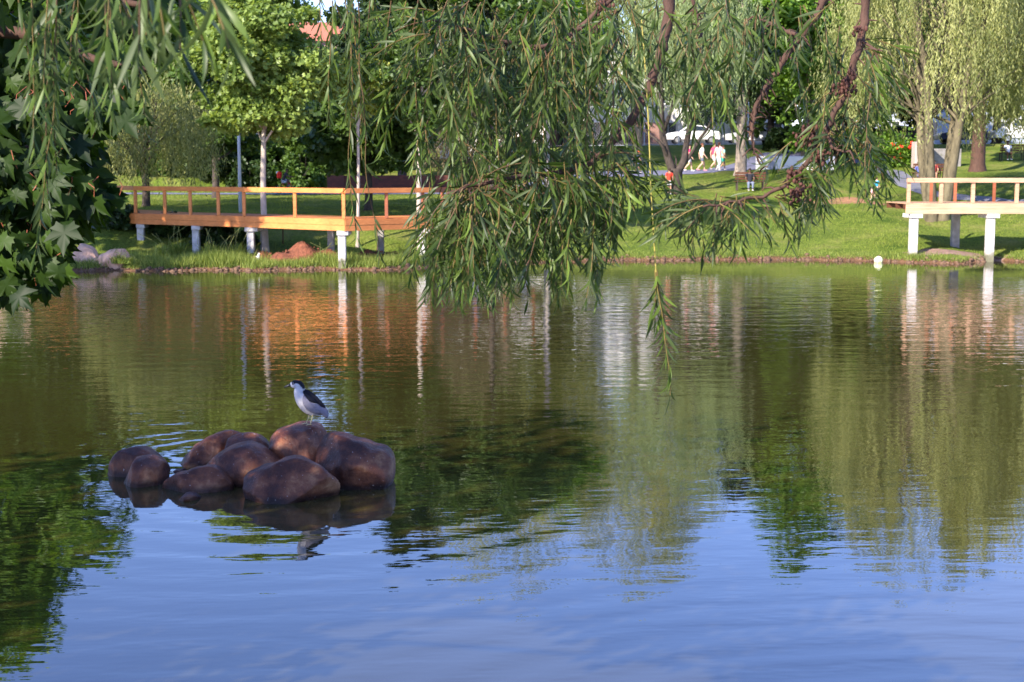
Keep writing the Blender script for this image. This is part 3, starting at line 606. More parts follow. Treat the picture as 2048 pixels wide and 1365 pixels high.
def broad(name, px, Y, ztop, zbot, Rw, trunk_r, leaf, nleaf, mat, bark, label, cat='tree', group=None, clumps=70, lean=0, clump_r=.17, yr=None, squash=1.0, tmpl=MAPS, x=None, hollow=.45, base_z=None, fill=False):
    X = Xat(px, Y) if x is None else x; z0 = hz(X, Y) - .1 if base_z is None else base_z
    root = empty(name, (X, Y, z0), label, cat, group); o0 = np.array([X,Y,z0]); yr = yr or Rw*.9
    H = ztop-zbot; C = np.array([lean, 0, (ztop+zbot)/2 - z0]); Rv = np.array([Rw, yr, H/2])
    # clump centres: irregular shell
    d = unit(rng.normal(0,1,(clumps,3))); rr = hollow + (1-hollow)*rng.random(clumps)**.6; rr *= rng.uniform(.8,1.1,clumps)
    cc = C + d*rr[:,None]*Rv*np.where(d[:,2:3] < -.3, np.array([.85,.85,.92]), 1)
    # crown narrower at the very top
    k_ = 1 - .35*np.clip((cc[:,2]-C[2])/Rv[2], 0, 1)**2; cc[:,0] = lean + (cc[:,0]-lean)*k_; cc[:,1] *= k_
    b = MB(); fork = np.array([lean*.35, 0, max(zbot - z0 + H*.12, .6)])
    top = np.array([lean*.8, 0, C[2]+Rv[2]*.55])
    P = crom([[0,0,0],[lean*.12+rng.normal(0,.04),rng.normal(0,.04),fork[2]*.5], fork, (fork+top)/2+rng.normal(0,.12,3), top], 5)
    r = trunk_r*np.interp(np.linspace(0,1,len(P)), [0,.05,.5,1],[1.35,1,.72,.12]); b.tube(P, r, 10, 0, cap=False)
    sel = rng.permutation(clumps)[:min(clumps, 16)]
    for s_ in sel:
        i = int(np.clip(np.interp(cc[s_][2]-H*.22, P[:,2], range(len(P))), 8, len(P)-3)); limbs(b, P[i], [cc[s_]], r[i]*.55, kids=1)
    b.build('trunk', bark, root, smooth=True)
    k = rng.integers(0, clumps, nleaf); cs = (clump_r*rng.uniform(.6,1.45,clumps))[k]*Rw
    off = unit(rng.normal(0,1,(nleaf,3)))*(rng.random(nleaf)**.45)[:,None]*cs[:,None]*np.array([1.15,1.15,.72])
    O = cc[k]+off
    if fill: nf = int(nleaf*.18); O[:nf] = C + unit(rng.normal(0,1,(nf,3)))*(rng.random(nf)**.4)[:,None]*Rv*.85
    dirs = unit(off*.8/cs[:,None] + rng.normal(0,.55,(nleaf,3)) + np.array([0,0,-.25]))
    nrm = unit(unit(O-C)*.5 + rng.normal(0,.45,(nleaf,3)) + np.array([0,0,.8])); R = frames(dirs, up=nrm)
    val = np.clip(rng.random(clumps)[k]*.45 + rng.random(nleaf)*.55, 0, 1)
    scat_obj('crown', tmpl[0], tmpl[1], R, O, leaf*rng.uniform(.7,1.3,nleaf), val, mat, root)
    return root
def willow(name, px, Y, ztop, zbot, Rw, trunk_r, leafl, tufts, per, mat, bark, label, group=None, ntr=1, x=None, step=.17, fork_h=.35, droop=1.0, spread=.5, seedtop=0, leafw=1.0, minlen=1.6, back=1.0, cx=0):
    X = Xat(px, Y) if x is None else x; z0 = hz(X, Y)-.1; root = empty(name, (X,Y,z0), label, 'willow tree', group)
    H = ztop - z0; b = MB(); T = []
    az = rng.uniform(0, 2*PI, tufts); rad = np.sqrt(rng.uniform(.04, 1, tufts)); tz = H*(np.sqrt(np.clip(1-(rad*.93)**2,0,1))*.55+.45) * rng.uniform(.78,1.0,tufts)
    low = rng.random(tufts) < .3; tz[low] *= rng.uniform(.62,.9,low.sum())
    T = np.stack([cx+np.cos(az)*rad*Rw, np.sin(az)*rad*Rw*back, tz], 1)
    for q in range(ntr):
        a = 2*PI*q/max(ntr,1)+.6; base = np.array([math.cos(a)*trunk_r*.8*(ntr>1), math.sin(a)*trunk_r*.8*(ntr>1), 0]); f = np.array([math.cos(a)*Rw*.26*(ntr>1)+rng.normal(0,.1)+cx*.3, math.sin(a)*Rw*.2*(ntr>1), H*fork_h])
        tp = np.array([math.cos(a)*Rw*(.5 if ntr>1 else .3)+cx, math.sin(a)*Rw*(.45 if ntr>1 else .25), H*.85]); P = crom([base, (base+f)/2+rng.normal(0,.08,3), f, (f+tp)/2+rng.normal(0,.3,3), tp], 5)
        r = trunk_r*(1 if ntr==1 else .62)*np.interp(np.linspace(0,1,len(P)),[0,.04,.5,1],[1.3,1,.62,.12]); b.tube(P, r, 9, 0, cap=False)
        for s_ in range(q, tufts, ntr):
            if rng.random() < .45: 
                i = int(np.clip(np.interp(T[s_][2]-H*.25, P[:,2], range(len(P))), 7, len(P)-3)); limbs(b, P[i], [T[s_]], r[i]*.42, sub=False, sides=5)
    b.build('trunk', bark, root, smooth=True)
    Os, Ds, Vs, Ss = [], [], [], []
    tw = MB()
    for s_ in range(tufts):
        tv = rng.random()*.5; out = unit(np.array([T[s_][0]-cx, T[s_][1], 0.01]))
        for q in range(per):
            p0 = T[s_] + rng.normal(0, spread, 3)*np.array([1,1,.5]); floor = zbot - z0 + rng.exponential(1.0) + .1*H*rng.random()
            Ln = min(p0[2]-floor, rng.uniform(minlen, minlen*3.2)); 
            if Ln < .4: continue
            ns = int(Ln/step)+2; t = np.linspace(0,1,ns); hook = rng.uniform(.15,.5); ph = rng.uniform(0,6)
            xs = p0[0] + out[0]*hook*(1-np.exp(-t*5)) + .07*np.sin(t*4+ph)*Ln*.5 + np.cumsum(rng.normal(0,.018,ns)); ys = p0[1] + out[1]*hook*(1-np.exp(-t*5)) + .05*np.sin(t*3+ph*2); zs = p0[2] + .15*np.sin(np.clip(t*9,0,PI)) - Ln*t*droop
            Q = np.stack([xs,ys,zs],1); k = rng.random(ns)
            D = np.stack([np.cos(k*2*PI)*.55, np.sin(k*2*PI)*.55, -np.ones(ns)],1)
            Os.append(Q); Ds.append(D); Vs.append(np.clip(tv+rng.random(ns)*.5,0,1)); Ss.append(leafl*rng.uniform(.7,1.35,ns))
    O = np.concatenate(Os); D = np.concatenate(Ds); R = frames(D, rng.uniform(0,2*PI,len(O)), up=np.tile([1.,0,0],(len(O),1))); sc = np.concatenate(Ss)
    tm = (NAR[0]*np.array([leafw*1.5,1,1]), NAR[1])
    scat_obj('hanging_foliage', tm[0], tm[1], R, O, sc, np.concatenate(Vs), mat, root)
    return root
broad('young_tree', 985, 58.5, 12.2, 5.4, 3.1, .14, .2, 15000, LM['mid'], M_BKD, 'leafy tree behind the hidden right end of the boardwalk', clumps=70, clump_r=.2)
broad('young_tree', 1095, 61, 12.0, 6.0, 2.5, .13, .2, 9000, LM['bright'], M_BKP, 'pale trunked tree added for its shadow right of the hidden boardwalk end', clumps=55, clump_r=.2)  # added hidden tree that lengthens the shadow over the right slope
G_BK = 'tall trees closing the view behind the park'
# ---- left side
broad('tall_tree', -105, 54.5, 16.5, 2.6, 6.2, .3, .30, 30000, LM['bright'], M_BKD, 'tall dense green tree at the left edge behind the near maple leaves', clumps=110, fill=True, yr=5)
willow('weeping_willow', 290, 68, 8.6, 2.3, 2.9, .2, .2, 80, 12, LM['willow'], M_BKD, 'small grey green weeping willow beyond the path at the left end of the boardwalk', minlen=1.4, spread=.4)
broad('young_tree', 529, 56.2, 11.8, 4.2, 3.0, .13, .165, 40000, LM['pale'], M_BKP, 'light green broadleaf tree with straight whitish trunk rising behind the boardwalk', clumps=130, clump_r=.2, hollow=.3)
broad('sapling', 713, 57.5, 8.3, 5.3, 1.25, .07, .12, 3600, LM['yellow'], M_BKP, 'thin yellow green sapling with a slender white trunk and bare side branches', clumps=26, clump_r=.3, lean=.3)
broad('shade_tree', 736, 66, 8.0, 3.3, 3.4, .2, .22, 17000, LM['mid'], M_BKD, 'low spreading tree with dark trunk behind the corner of the boardwalk', clumps=80, clump_r=.18)
broad('young_tree', 838, 57.8, 10.5, 4.8, 2.1, .12, .16, 13000, LM['mid'], M_BKP, 'young tree with a pale brown trunk right of the white sapling', clumps=60, clump_r=.22)
broad('bushy_tree', 430, 76, 13.5, 3.5, 3.2, .2, .25, 15000, LM['mid'], M_BKD, 'mid green bushy tree standing left behind the light green tree', clumps=60, clump_r=.22)
broad('tall_tree', 640, 92, 11.2, 4.0, 4.4, .3, .3, 20000, LM['mid'], M_BKD, 'dark rounded tree below the patch of open sky', clumps=80, clump_r=.2, fill=True)
broad('tall_tree', 805, 88, 21.5, 4.5, 4.0, .3, .3, 26000, LM['dark'], M_BKD, 'tall dark green tree right of the open sky and behind the sapling', clumps=90, clump_r=.19, fill=True)
willow('weeping_willow', 925, 74, 9.6, 3.1, 2.1, .2, .2, 55, 11, LM['willowd'], M_BKD, 'dry brownish willow half hidden behind the near willow leaves', minlen=1.6, spread=.35)
willow('weeping_willow', 1010, 90, 24.0, 4.5, 6.0, .35, .26, 150, 13, LM['willow'], M_BK, 'tall pale weeping willow in the middle distance above the brick wall', minlen=2.2, spread=.6, step=.21)
willow('weeping_willow', 1275, 93, 24.5, 6.6, 6.2, .35, .26, 160, 13, LM['willow'], M_BK, 'yellow green weeping willow behind the people on the blue path', minlen=2.2, spread=.6, step=.21)
# ---- middle: dark forked trunk on the slope
def forked():
    c = gp(1352, 76.5); root = empty('forked_willow', c, 'dark forked willow trunk on the slope beside the person in red', 'willow tree'); b = MB(); k = 76.5/F
    def q(x, y, d=0): return np.array([(x-1352)*k, d, -(y-384)*k])
    b.tube(crom([q(1352,388), q(1350,360), q(1350,335)],4), np.linspace(.42,.40,9), 12)
    for pts, r0 in [([(1346,342),(1335,310),(1325,270),(1322,225),(1318,150),(1316,60)], .24), ([(1357,340),(1368,318),(1375,280),(1380,240),(1390,170),(1400,90)], .22), ([(1358,338),(1380,310),(1400,275),(1415,250),(1440,180)], .13), ([(1338,318),(1318,285),(1290,262),(1270,240)], .10), ([(1351,334),(1353,318),(1350,310)], .07), ([(1327,260),(1345,200),(1350,120)], .12)]:
        P = crom([q(x,y,rng.normal(0,.25)*(i>0)) for i,(x,y) in enumerate(pts)], 4); b.tube(P, r0*np.linspace(1,.35,len(P)), 9)
    b.build('trunk', M_BKD, root, smooth=True)
    Os, Ds, Vs = [], [], []
    for s_ in range(120):
        t0 = q(rng.uniform(1230,1500), rng.uniform(-60,150), rng.normal(0,2.2)); tv = rng.random()*.5
        for j in range(9):
            p0 = t0 + rng.normal(0,.35,3); Ln = rng.uniform(.8,3.2); ns = int(Ln/.15)+2; t = np.linspace(0,1,ns)
            Os.append(np.stack([p0[0]+.1*np.sin(t*4+j), p0[1]+0*t, p0[2]-Ln*t],1)); a = rng.random(ns)*2*PI; Ds.append(np.stack([np.cos(a)*.4,np.sin(a)*.4,-np.ones(ns)],1)); Vs.append(np.clip(tv+rng.random(ns)*.5,0,1))
    O = np.concatenate(Os); D = np.concatenate(Ds)
    scat_obj('hanging_foliage', NAR[0]*np.array([1.4,1,1]), NAR[1], frames(D, rng.uniform(0,6,len(O)), up=np.tile([1.,0,0],(len(O),1))), O, np.full(len(O),.2), np.concatenate(Vs), LM['willowg'], root)
forked()
broad('park_tree', 1481, 83.5, 17.5, 5.5, 1.9, .36, .2, 9000, LM['dark'], M_BK, 'thick straight brown trunk with dark leaves at the end of the white wall', clumps=60, clump_r=.3)
broad('park_tree', 1610, 91, 22.5, 4.5, 4.5, .3, .26, 34000, LM['bright'], M_BK, 'vivid green dense tree behind the low white wall', clumps=130, clump_r=.17, fill=True)
# ---- right side
willow('weeping_willow', 1878, 66.5, 16.8, 4.1, 5.2, .42, .20, 150, 12, LM['willow'], M_BKW, 'large pale weeping willow with several leaning trunks behind the viewing deck', ntr=4, minlen=1.9, spread=.24, step=.15, fork_h=.42)
willow('weeping_willow', 2120, 70, 17.5, 4.0, 4.6, .45, .2, 100, 12, LM['willow'], M_BK, 'weeping willow at the right edge of the picture', ntr=2, minlen=2.2, spread=.26, step=.16)
broad('tall_tree', 1955, 84, 18.5, 7.5, 4.2, .42, .28, 17000, LM['mid'], M_BKB, 'red brown trunked tree between the two pale willows', clumps=80)
broad('tall_tree', 1740, 97, 23, 5.2, 4.0, .3, .28, 20000, LM['mid'], M_BKD, 'mid green tree left of the big pale willow', clumps=80, fill=True)
# ---- background belt: a few source trees, copied
src = [broad('background_tree', 0, 120, 22, 7, 6.2, .35, .42, 14000, LM['dark'], M_BKD, 'x', x=-44, clumps=80, fill=True, group=G_BK),
       broad('background_tree', 0, 120, 20, 6.5, 5.6, .35, .40, 13000, LM['mid'], M_BKD, 'x', x=-34, clumps=80, fill=True, group=G_BK),
       broad('background_tree', 0, 120, 18, 6.5, 4.6, .35, .38, 11000, LM['bright'], M_BK, 'x', x=44, clumps=70, fill=True, group=G_BK)]
blab = ['dark background tree', 'mid green background tree', 'bright green background tree']
place = [(-150,104,0,1.0,'beyond the left edge of the park'),(60,100,1,1.0,'above the grey willow'),(180,112,0,1.0,'behind the near maple twigs'),(330,101,1,.95,'between willow and light green tree'),(450,112,0,.85,'behind the light green tree'),(860,106,0,1.0,'left of the tall pale willow'),(1120,124,1,.9,'far beyond the street between two pale willows'),(1420,126,0,.95,'far beyond the parked white car'),(1540,112,1,.9,'behind the vivid green tree at left'),(1690,114,0,.95,'behind the vivid green tree at right'),(1830,108,0,.9,'far behind the large pale willow'),(1990,106,1,1.0,'behind the white car at right'),(2160,104,0,1.0,'beyond the right edge of the park'),(-330,108,1,1.0,'farthest left of the belt'),(2330,110,2,1.0,'farthest right of the belt'),(980,116,2,1.0,'behind the tallest pale willow'),(250,122,2,1.1,'high above the left willow')]
for i, (px, Y, k, s_, tx) in enumerate(place):
    o = copy_tree(src[k]); X = Xat(px, Y); o.location = (X, Y, hz(X,Y)-.1); o.rotation_euler.z = rng.uniform(0,6.28); o.scale = (s_*rng.uniform(.92,1.08),)*2 + (s_*rng.uniform(.92,1.05),); o['label'] = blab[k] + ' ' + tx
for k in range(3):
    for ch in list(src[k].children): bpy.data.objects.remove(ch)
    bpy.data.objects.remove(src[k])
# ---- tree on the near left shore that shades the stones, and one behind the viewer
# ---- shrubs behind the path
def shrub(px, Y, w_, h_, mat, label, n_=5200, x=None, grp='shrubs beyond the park path'):
    X = Xat(px, Y) if x is None else x; z0 = hz(X,Y); root = empty('shrub', (X,Y,z0), label, 'shrub', grp)
    b = MB()
    for _ in range(7): a = rng.uniform(0,6.28); e = np.array([math.cos(a)*w_*.6, math.sin(a)*w_*.5, h_*rng.uniform(.5,.9)]); b.tube(crom([[0,0,0], e*[.4,.4,.5], e],3), np.linspace(.035,.01,7), 5)
    b.build('stem', M_BKD, root)
    nc = 34; cc = unit(rng.normal(0,1,(nc,3)))*np.array([w_,w_*.6,h_*.5])*rng.uniform(.5,1,(nc,1)) + [0,0,h_*.5]; cc[:,2] = np.abs(cc[:,2])
    k = rng.integers(0,nc,n_); O = cc[k] + unit(rng.normal(0,1,(n_,3)))*rng.random((n_,1))**.5*.36*h_*.6
    O[:,2] = np.abs(O[:,2])
    scat_obj('leaves', MAPS[0], MAPS[1], frames(rng.normal(0,1,(n_,3))+[0,-.2,-.2], up=unit(rng.normal(0,.5,(n_,3))+[0,0,.8])), O, .17*rng.uniform(.6,1.4,n_), np.clip(rng.random(nc)[k]*.5+rng.random(n_)*.5,0,1), mat, root)
for px, Y, w_, h_, mt, lab in [(215,90,2.0,2.6,'dark','dark shrub behind the left willow'),(330,91,2.0,3.2,'dark','tall dark shrub right behind the left willow'),(415,88,1.9,3.6,'dark','dark tall shrub left of the lamp pole'),(495,90,1.8,2.5,'hedge','mid green shrub behind the white trunk'),(575,93,2.0,2.3,'hedge','shrub above the cyclist'),(612,89,1.5,1.6,'mid','low leafy shrub right of the cyclist'),(700,94,2.0,2.2,'hedge','shrub on top of the brick wall behind the sapling'),(120,88,2.2,3.0,'dark','shrub at the left edge beyond the path'),(800,95,1.8,1.9,'bright','light shrub above the brick wall'),(450,94,1.8,3.2,'hedge','second shrub behind the lamp pole'),(250,86.6,2.0,2.0,'dark','dark shrub at the left end of the path edge'),(330,86.4,2.2,1.7,'hedge','low shrub touching the path below the left willow'),(410,86.5,2.0,2.2,'dark','dark shrub touching the path left of the lamp pole'),(500,86.4,2.1,1.8,'dark','dark low shrub behind the white trunk at the path'),(590,86.6,2.0,1.7,'hedge','low shrub directly behind the cyclist'),(1560,100,1.3,1.7,'dark','dark shrub behind the white wall'),(1650,98,1.6,2.2,'dark','dark shrub at the right end of the white wall'),(1720,96,1.5,2.0,'hedge','shrub left of the concrete box')]:
    shrub(px, Y, w_, h_, LM[mt], lab)
for px, Y, w_, h_, lab in [(222,58.6,1.1,1.0,'dark low bush added as shade under the far left end of the boardwalk'),(335,58.6,1.1,.9,'dark low bush added as shade under the boardwalk between the two leftmost white piers'),(425,57.0,1.1,.85,'dark low bush added as shade under the boardwalk right of the second white pier'),(470,56.8,.8,.8,'dark low bush added as shade under the boardwalk just left of the third white pier')]:  # added dark bushes stand in for the deep shade below the deck
    shrub(px, Y, w_, h_, LM['dark'], lab, 2600, grp='dark bushes added as shade under the left boardwalk')
# red flowering shrub
def flowers():
    root = empty('flowering_shrub', gp(1792, 90), 'shrub with bright red flowers left of the concrete box', 'shrub'); z = 5.2-root.location.z
    n_ = 3000; O = rng.normal(0,1,(n_,3))*[.75,.5,.6]+[0,0,z*.6]; O[:,2] = np.abs(O[:,2])
    b = MB(); 
    for i in range(6): b.tube([[0,0,0],[rng.normal(0,.3),rng.normal(0,.3),z*.8]], [.03,.01], 5)
    b.build('stem', M_BKD, root)
    scat_obj('leaves', MAPS[0], MAPS[1], frames(rng.normal(0,1,(n_,3))), O, .16*rng.uniform(.6,1.3,n_), rng.random(n_), LM['bright'], root)
    mr = solid('red_petals', (.75,.03,.015), .6, .2); 
    for i in range(12):
        c = np.array([rng.uniform(-.85,.75), -.55-rng.random()*.25, z*rng.uniform(.35,1.05)]); b = MB()
        for j in range(5): a = j*2*PI/5; b.ball(c+[math.cos(a)*.055,-.01,math.sin(a)*.055], [.055,.02,.055], 6, 4)
        b.build('flower', mr, root)
flowers()
# ================================================================== WALLS, POLES, FENCE, BUILDINGS
def P3(px, py, Y): return at(px, py, Y)
m, n, o = newmat('brickwork'); tc = N(n,'ShaderNodeTexCoord'); mp = N(n,'ShaderNodeMapping'); mp.inputs['Rotation'].default_value=(PI/2,0,0); L(n, tc.outputs['Object'], mp.inputs[0])
bk = N(n,'ShaderNodeTexBrick'); bk.inputs['Scale'].default_value=2.2; bk.inputs['Color1'].default_value=(.15,.042,.026,1); bk.inputs['Color2'].default_value=(.09,.028,.02,1); bk.inputs['Mortar'].default_value=(.06,.04,.035,1); L(n, mp.outputs[0], bk.inputs['Vector'])
p = N(n,'ShaderNodeBsdfPrincipled'); L(n, bk.outputs[0], p.inputs['Base Color']); p.inputs['Roughness'].default_value=.9; L(n, p.outputs[0], o.inputs[0]); M_BRICK = m
def wallrun(name, pts, h0, th, mat, label, cat, z=None, coping=None):
    P = np.array(pts, float); b = MB()
    zs = [ (hz(*q) if z is None else z) for q in P ]
    for i in range(len(P)-1):
        a = [*P[i], (zs[i]+h0)/2 + zs[i]*.0]; 
        A = np.array([P[i][0],P[i][1],zs[i]+h0/2-.2]); B = np.array([P[i+1][0],P[i+1][1],zs[i+1]+h0/2-.2]); b.beam(A, B, th, h0+.4, bev=.01)
    o = b.build(name, mat)
    if coping:
        c = MB()
        for i in range(len(P)-1): c.beam([*P[i], zs[i]+h0+.04], [*P[i+1], zs[i+1]+h0+.04], th+.08, .08)
        c.build('coping', coping, o)
    return tag(o, label, cat)
wallrun('brick_wall', [xy(655,85.0),xy(690,84.9),xy(870,85.4),xy(1040,86.6)], 1.12, .3, M_BRICK, 'low dark red brick wall along the far side of the path', 'wall', z=2.15)
M_WHITE = solid('white_painted_wall', (.80,.78,.76), .8, .06, 3, .003)
M_GREYP = solid('grey_panel', (.34,.34,.38), .8, .1, 3)
a = gp(1512, 88.5); b_ = gp(1668, 88.5); w1 = MB(); w1.beam([a[0],88.5,3.95],[b_[0],88.5,3.95],.35,.95,bev=.02)
ww = tag(w1.build('low_white_wall', M_WHITE), 'low white painted wall with one grey panel beside the path', 'wall')
g = MB(); g.box([Xat(1545,88.3),88.31,3.95],[.38,.02,.93]); g.build('panel', M_GREYP, ww)
g = MB(); g.box([Xat(1640,88.3),88.31,3.95],[.38,.02,.93]); g.build('panel', M_GREYP, ww)
c0 = gp(1842, 88); bb = MB(); bb.box([c0[0], 88, 4.45],[1.0,.9,1.7],bev=.03)
tag(bb.build('concrete_box', solid('beige_concrete',(.42,.34,.32),.85,.12,4)), 'square beige concrete box at the end of the side path', 'utility box')
bb = MB(); bb.beam([Xat(1862,89),89,4.15],[Xat(1925,89),89.6,4.15],.3,1.5,bev=.02); tag(bb.build('grey_wall', M_CONCD), 'short grey wall behind the trunks of the large pale willow', 'wall')
bb = MB(); bb.beam([Xat(560,109),109,hz(Xat(560,109),109)+.35],[Xat(668,109),109,hz(Xat(668,109),109)+.4],.3,1.1); tag(bb.build('low_pale_wall', M_WHITE), 'low pale wall on the bank above the cyclist', 'wall')
bb = MB(); bb.beam([Xat(880,100),100,4.9],[Xat(1060,100),100,4.9],.3,1.2); tag(bb.build('pale_boundary_wall', M_WHITE), 'pale boundary wall behind the brown dry willow', 'wall')
M_POLE = solid('galvanised_pole', (.62,.66,.74), .5, .08, 5)
# lamp pole in front of the shrubs
r_ = empty('lamp_pole', gp(479, 64), 'slim pale metal pole standing behind the boardwalk left of the white trunk', 'lamp pole'); b = MB(); b.tube([[0,0,-.2],[0,0,3],[0,0,7.6]], [.085,.07,.05], 12); b.build('pole', M_POLE, r_, smooth=True)
b = MB(); b.tube([[0,0,7.5],[0,-.25,7.75],[0,-.8,7.85]], [.04,.035,.03], 8); b.box([0,-1.0,7.84],[.22,.5,.1],bev=.03); b.build('lamp_head', M_POLE, r_)
# stakes
for px, Y, h_, lab in [(437,58,1.1,'thin pale stake seen between the railing posts'),(563,57.5,.9,'thin dark stake left of the corner post'),(655,57,.9,'thin dark stake just left of the boardwalk corner'),(753,57,1.0,'thin dark stake right of the sapling')]:
    q = gp(px,Y); b = MB(); b.tube([[0,0,-.1],[.01,0,h_*.5],[0,.02,h_]], [.028,.026,.022], 6); tag(b.build('stake', M_PALE if px==437 else M_DKW, loc=None), lab, 'stake', 'stakes in the grass behind the boardwalk').location = [float(v) for v in q]
# chain link fence along the street
def fence(x0, x1, Y, h_, label, step=2.6, mat=M_POLE):
    r_ = empty('chain_fence', (x0, Y, hz(x0,Y)), label, 'fence'); n_ = int((x1-x0)/step); g0 = hz(x0,Y)
    for i in range(n_+1):
        x = i*step; b = MB(); z = hz(x0+x,Y)-g0; b.tube([[x,0,z-.1],[x,0,z+h_]], .045, 6); b.tube([[x,0,z+h_],[x,.2,z+h_+.25]], .03, 5); b.build('post', mat, r_)
    b = MB(); L_ = n_*step
    for zz in (.08, h_-.04): b.tube([[0,0,zz],[L_,0,zz+hz(x0+L_,Y)-g0]], .022, 5)
    b.build('rail', mat, r_)
    b = MB(); dx = .22; hh = h_-.15
    k = -int(hh/dx)
    for s_ in (1,-1):
        for i in range(int(L_/dx)+1):
            xa = i*dx; xb = xa + s_*hh
            za, zb = .08, h_-.06
            if xb > L_: zb = za + (L_-xa); xb = L_
            if xb < 0: zb = za + xa; xb = 0
            if abs(xb-xa) > .05: b.beam([xa,.0,za],[xb,.0,zb],.006,.006)
    b.build('wire_mesh', mat, r_)
fence(Xat(1150,108), Xat(1500,108), 108, 3.0, 'tall wire fence on pale posts between the lawn and the street')
fence(Xat(560,111), Xat(700,111), 111, 2.4, 'wire fence on the bank above the low pale wall')
# ---- buildings
M_WIN = solid('window_glass', (.05,.06,.08), .12, .2, 1, spec=.8); M_FRM = solid('window_frame', (.7,.7,.7), .6, .05)
def building(px, Y, W, D, H, wallm, roofm, label, rows, cols, hip=False, rz=0, name='building'):
    X = Xat(px, Y); z0 = hz(X, Y); r_ = empty(name, (X,Y,z0), label, 'building', rz=rz)
    b = MB(); b.box([0,D/2,H/2-.5],[W,D,H+1]); b.build('wall', wallm, r_)
    b = MB()
    if hip:
        o_=.5; z=H; b.add([[-W/2-o_,-o_,z],[W/2+o_,-o_,z],[W/2+o_,D+o_,z],[-W/2-o_,D+o_,z],[-W/2+D*.4,D/2,z+2.2],[W/2-D*.4,D/2,z+2.2]], [[3,2,1,0],[0,1,5,4],[1,2,5],[2,3,4,5],[3,0,4]])
    else: b.box([0,D/2,H+.16],[W+.5,D+.5,.32]); b.box([0,.02,H+.6],[W+.3,.18,.6])
    b.build('roof', roofm, r_)
    for i in range(rows):
        for j in range(cols):
            x = -W/2 + W*(j+.5)/cols; z = 1.6 + i*3.0
            f = MB(); 
            for dx in (-.75,.75): f.box([x+dx,-.04,z],[.08,.1,1.3])
            for dz in (-.65,.65): f.box([x,-.042,z+dz],[1.66,.12,.08])
            f.box([x,-.04,z],[.05,.08,1.25]); wf = f.build('window', M_FRM, r_)
            g = MB(); g.box([x,-.012,z],[1.45,.03,1.25]); g.build('pane', M_WIN, wf)
            s_ = MB(); s_.box([x,-.12,z-.72],[1.8,.24,.06]); s_.build('sill', M_FRM, wf)
MW1 = solid('white_render', (.78,.75,.74), .9, .08, 1); MW2 = solid('pinkish_render', (.62,.42,.34), .9, .1, 1); MW3 = solid('grey_blue_render', (.40,.45,.55), .9, .1, 1); MR = solid('roof_tiles', (.42,.15,.09), .85, .25, 3, sc3=(1,8,8)); MRF = solid('flat_roof', (.5,.48,.46), .9, .1)
building(1300, 133, 26, 12, 9, MW1, MRF, 'white three storey building beyond the street in the middle', 3, 8)
building(650, 130, 17, 10, 9.2, MW2, MR, 'pinkish building with a red tiled roof seen below the patch of sky', 3, 5, hip=True)
building(1930, 131, 24, 12, 10, MW3, MRF, 'grey blue building beyond the street behind the big pale willow', 3, 7)
building(1010, 134, 15, 10, 8, MW1, MR, 'white house with a tiled roof behind the tall pale willow', 2, 5, hip=True)
building(200, 131, 20, 10, 7, MW2, MR, 'low pinkish house far beyond the left trees', 2, 6, hip=True)
bb = MB(); bb.beam([Xat(1090,126.5),126.5,hz(0,126)+1.0],[Xat(1330,126.5),126.5,hz(0,126)+1.0],.25,2.3); tag(bb.build('brown_street_wall', solid('brown_wall',(.30,.17,.14),.9,.15,1)), 'brown wall along the far side of the street', 'wall')

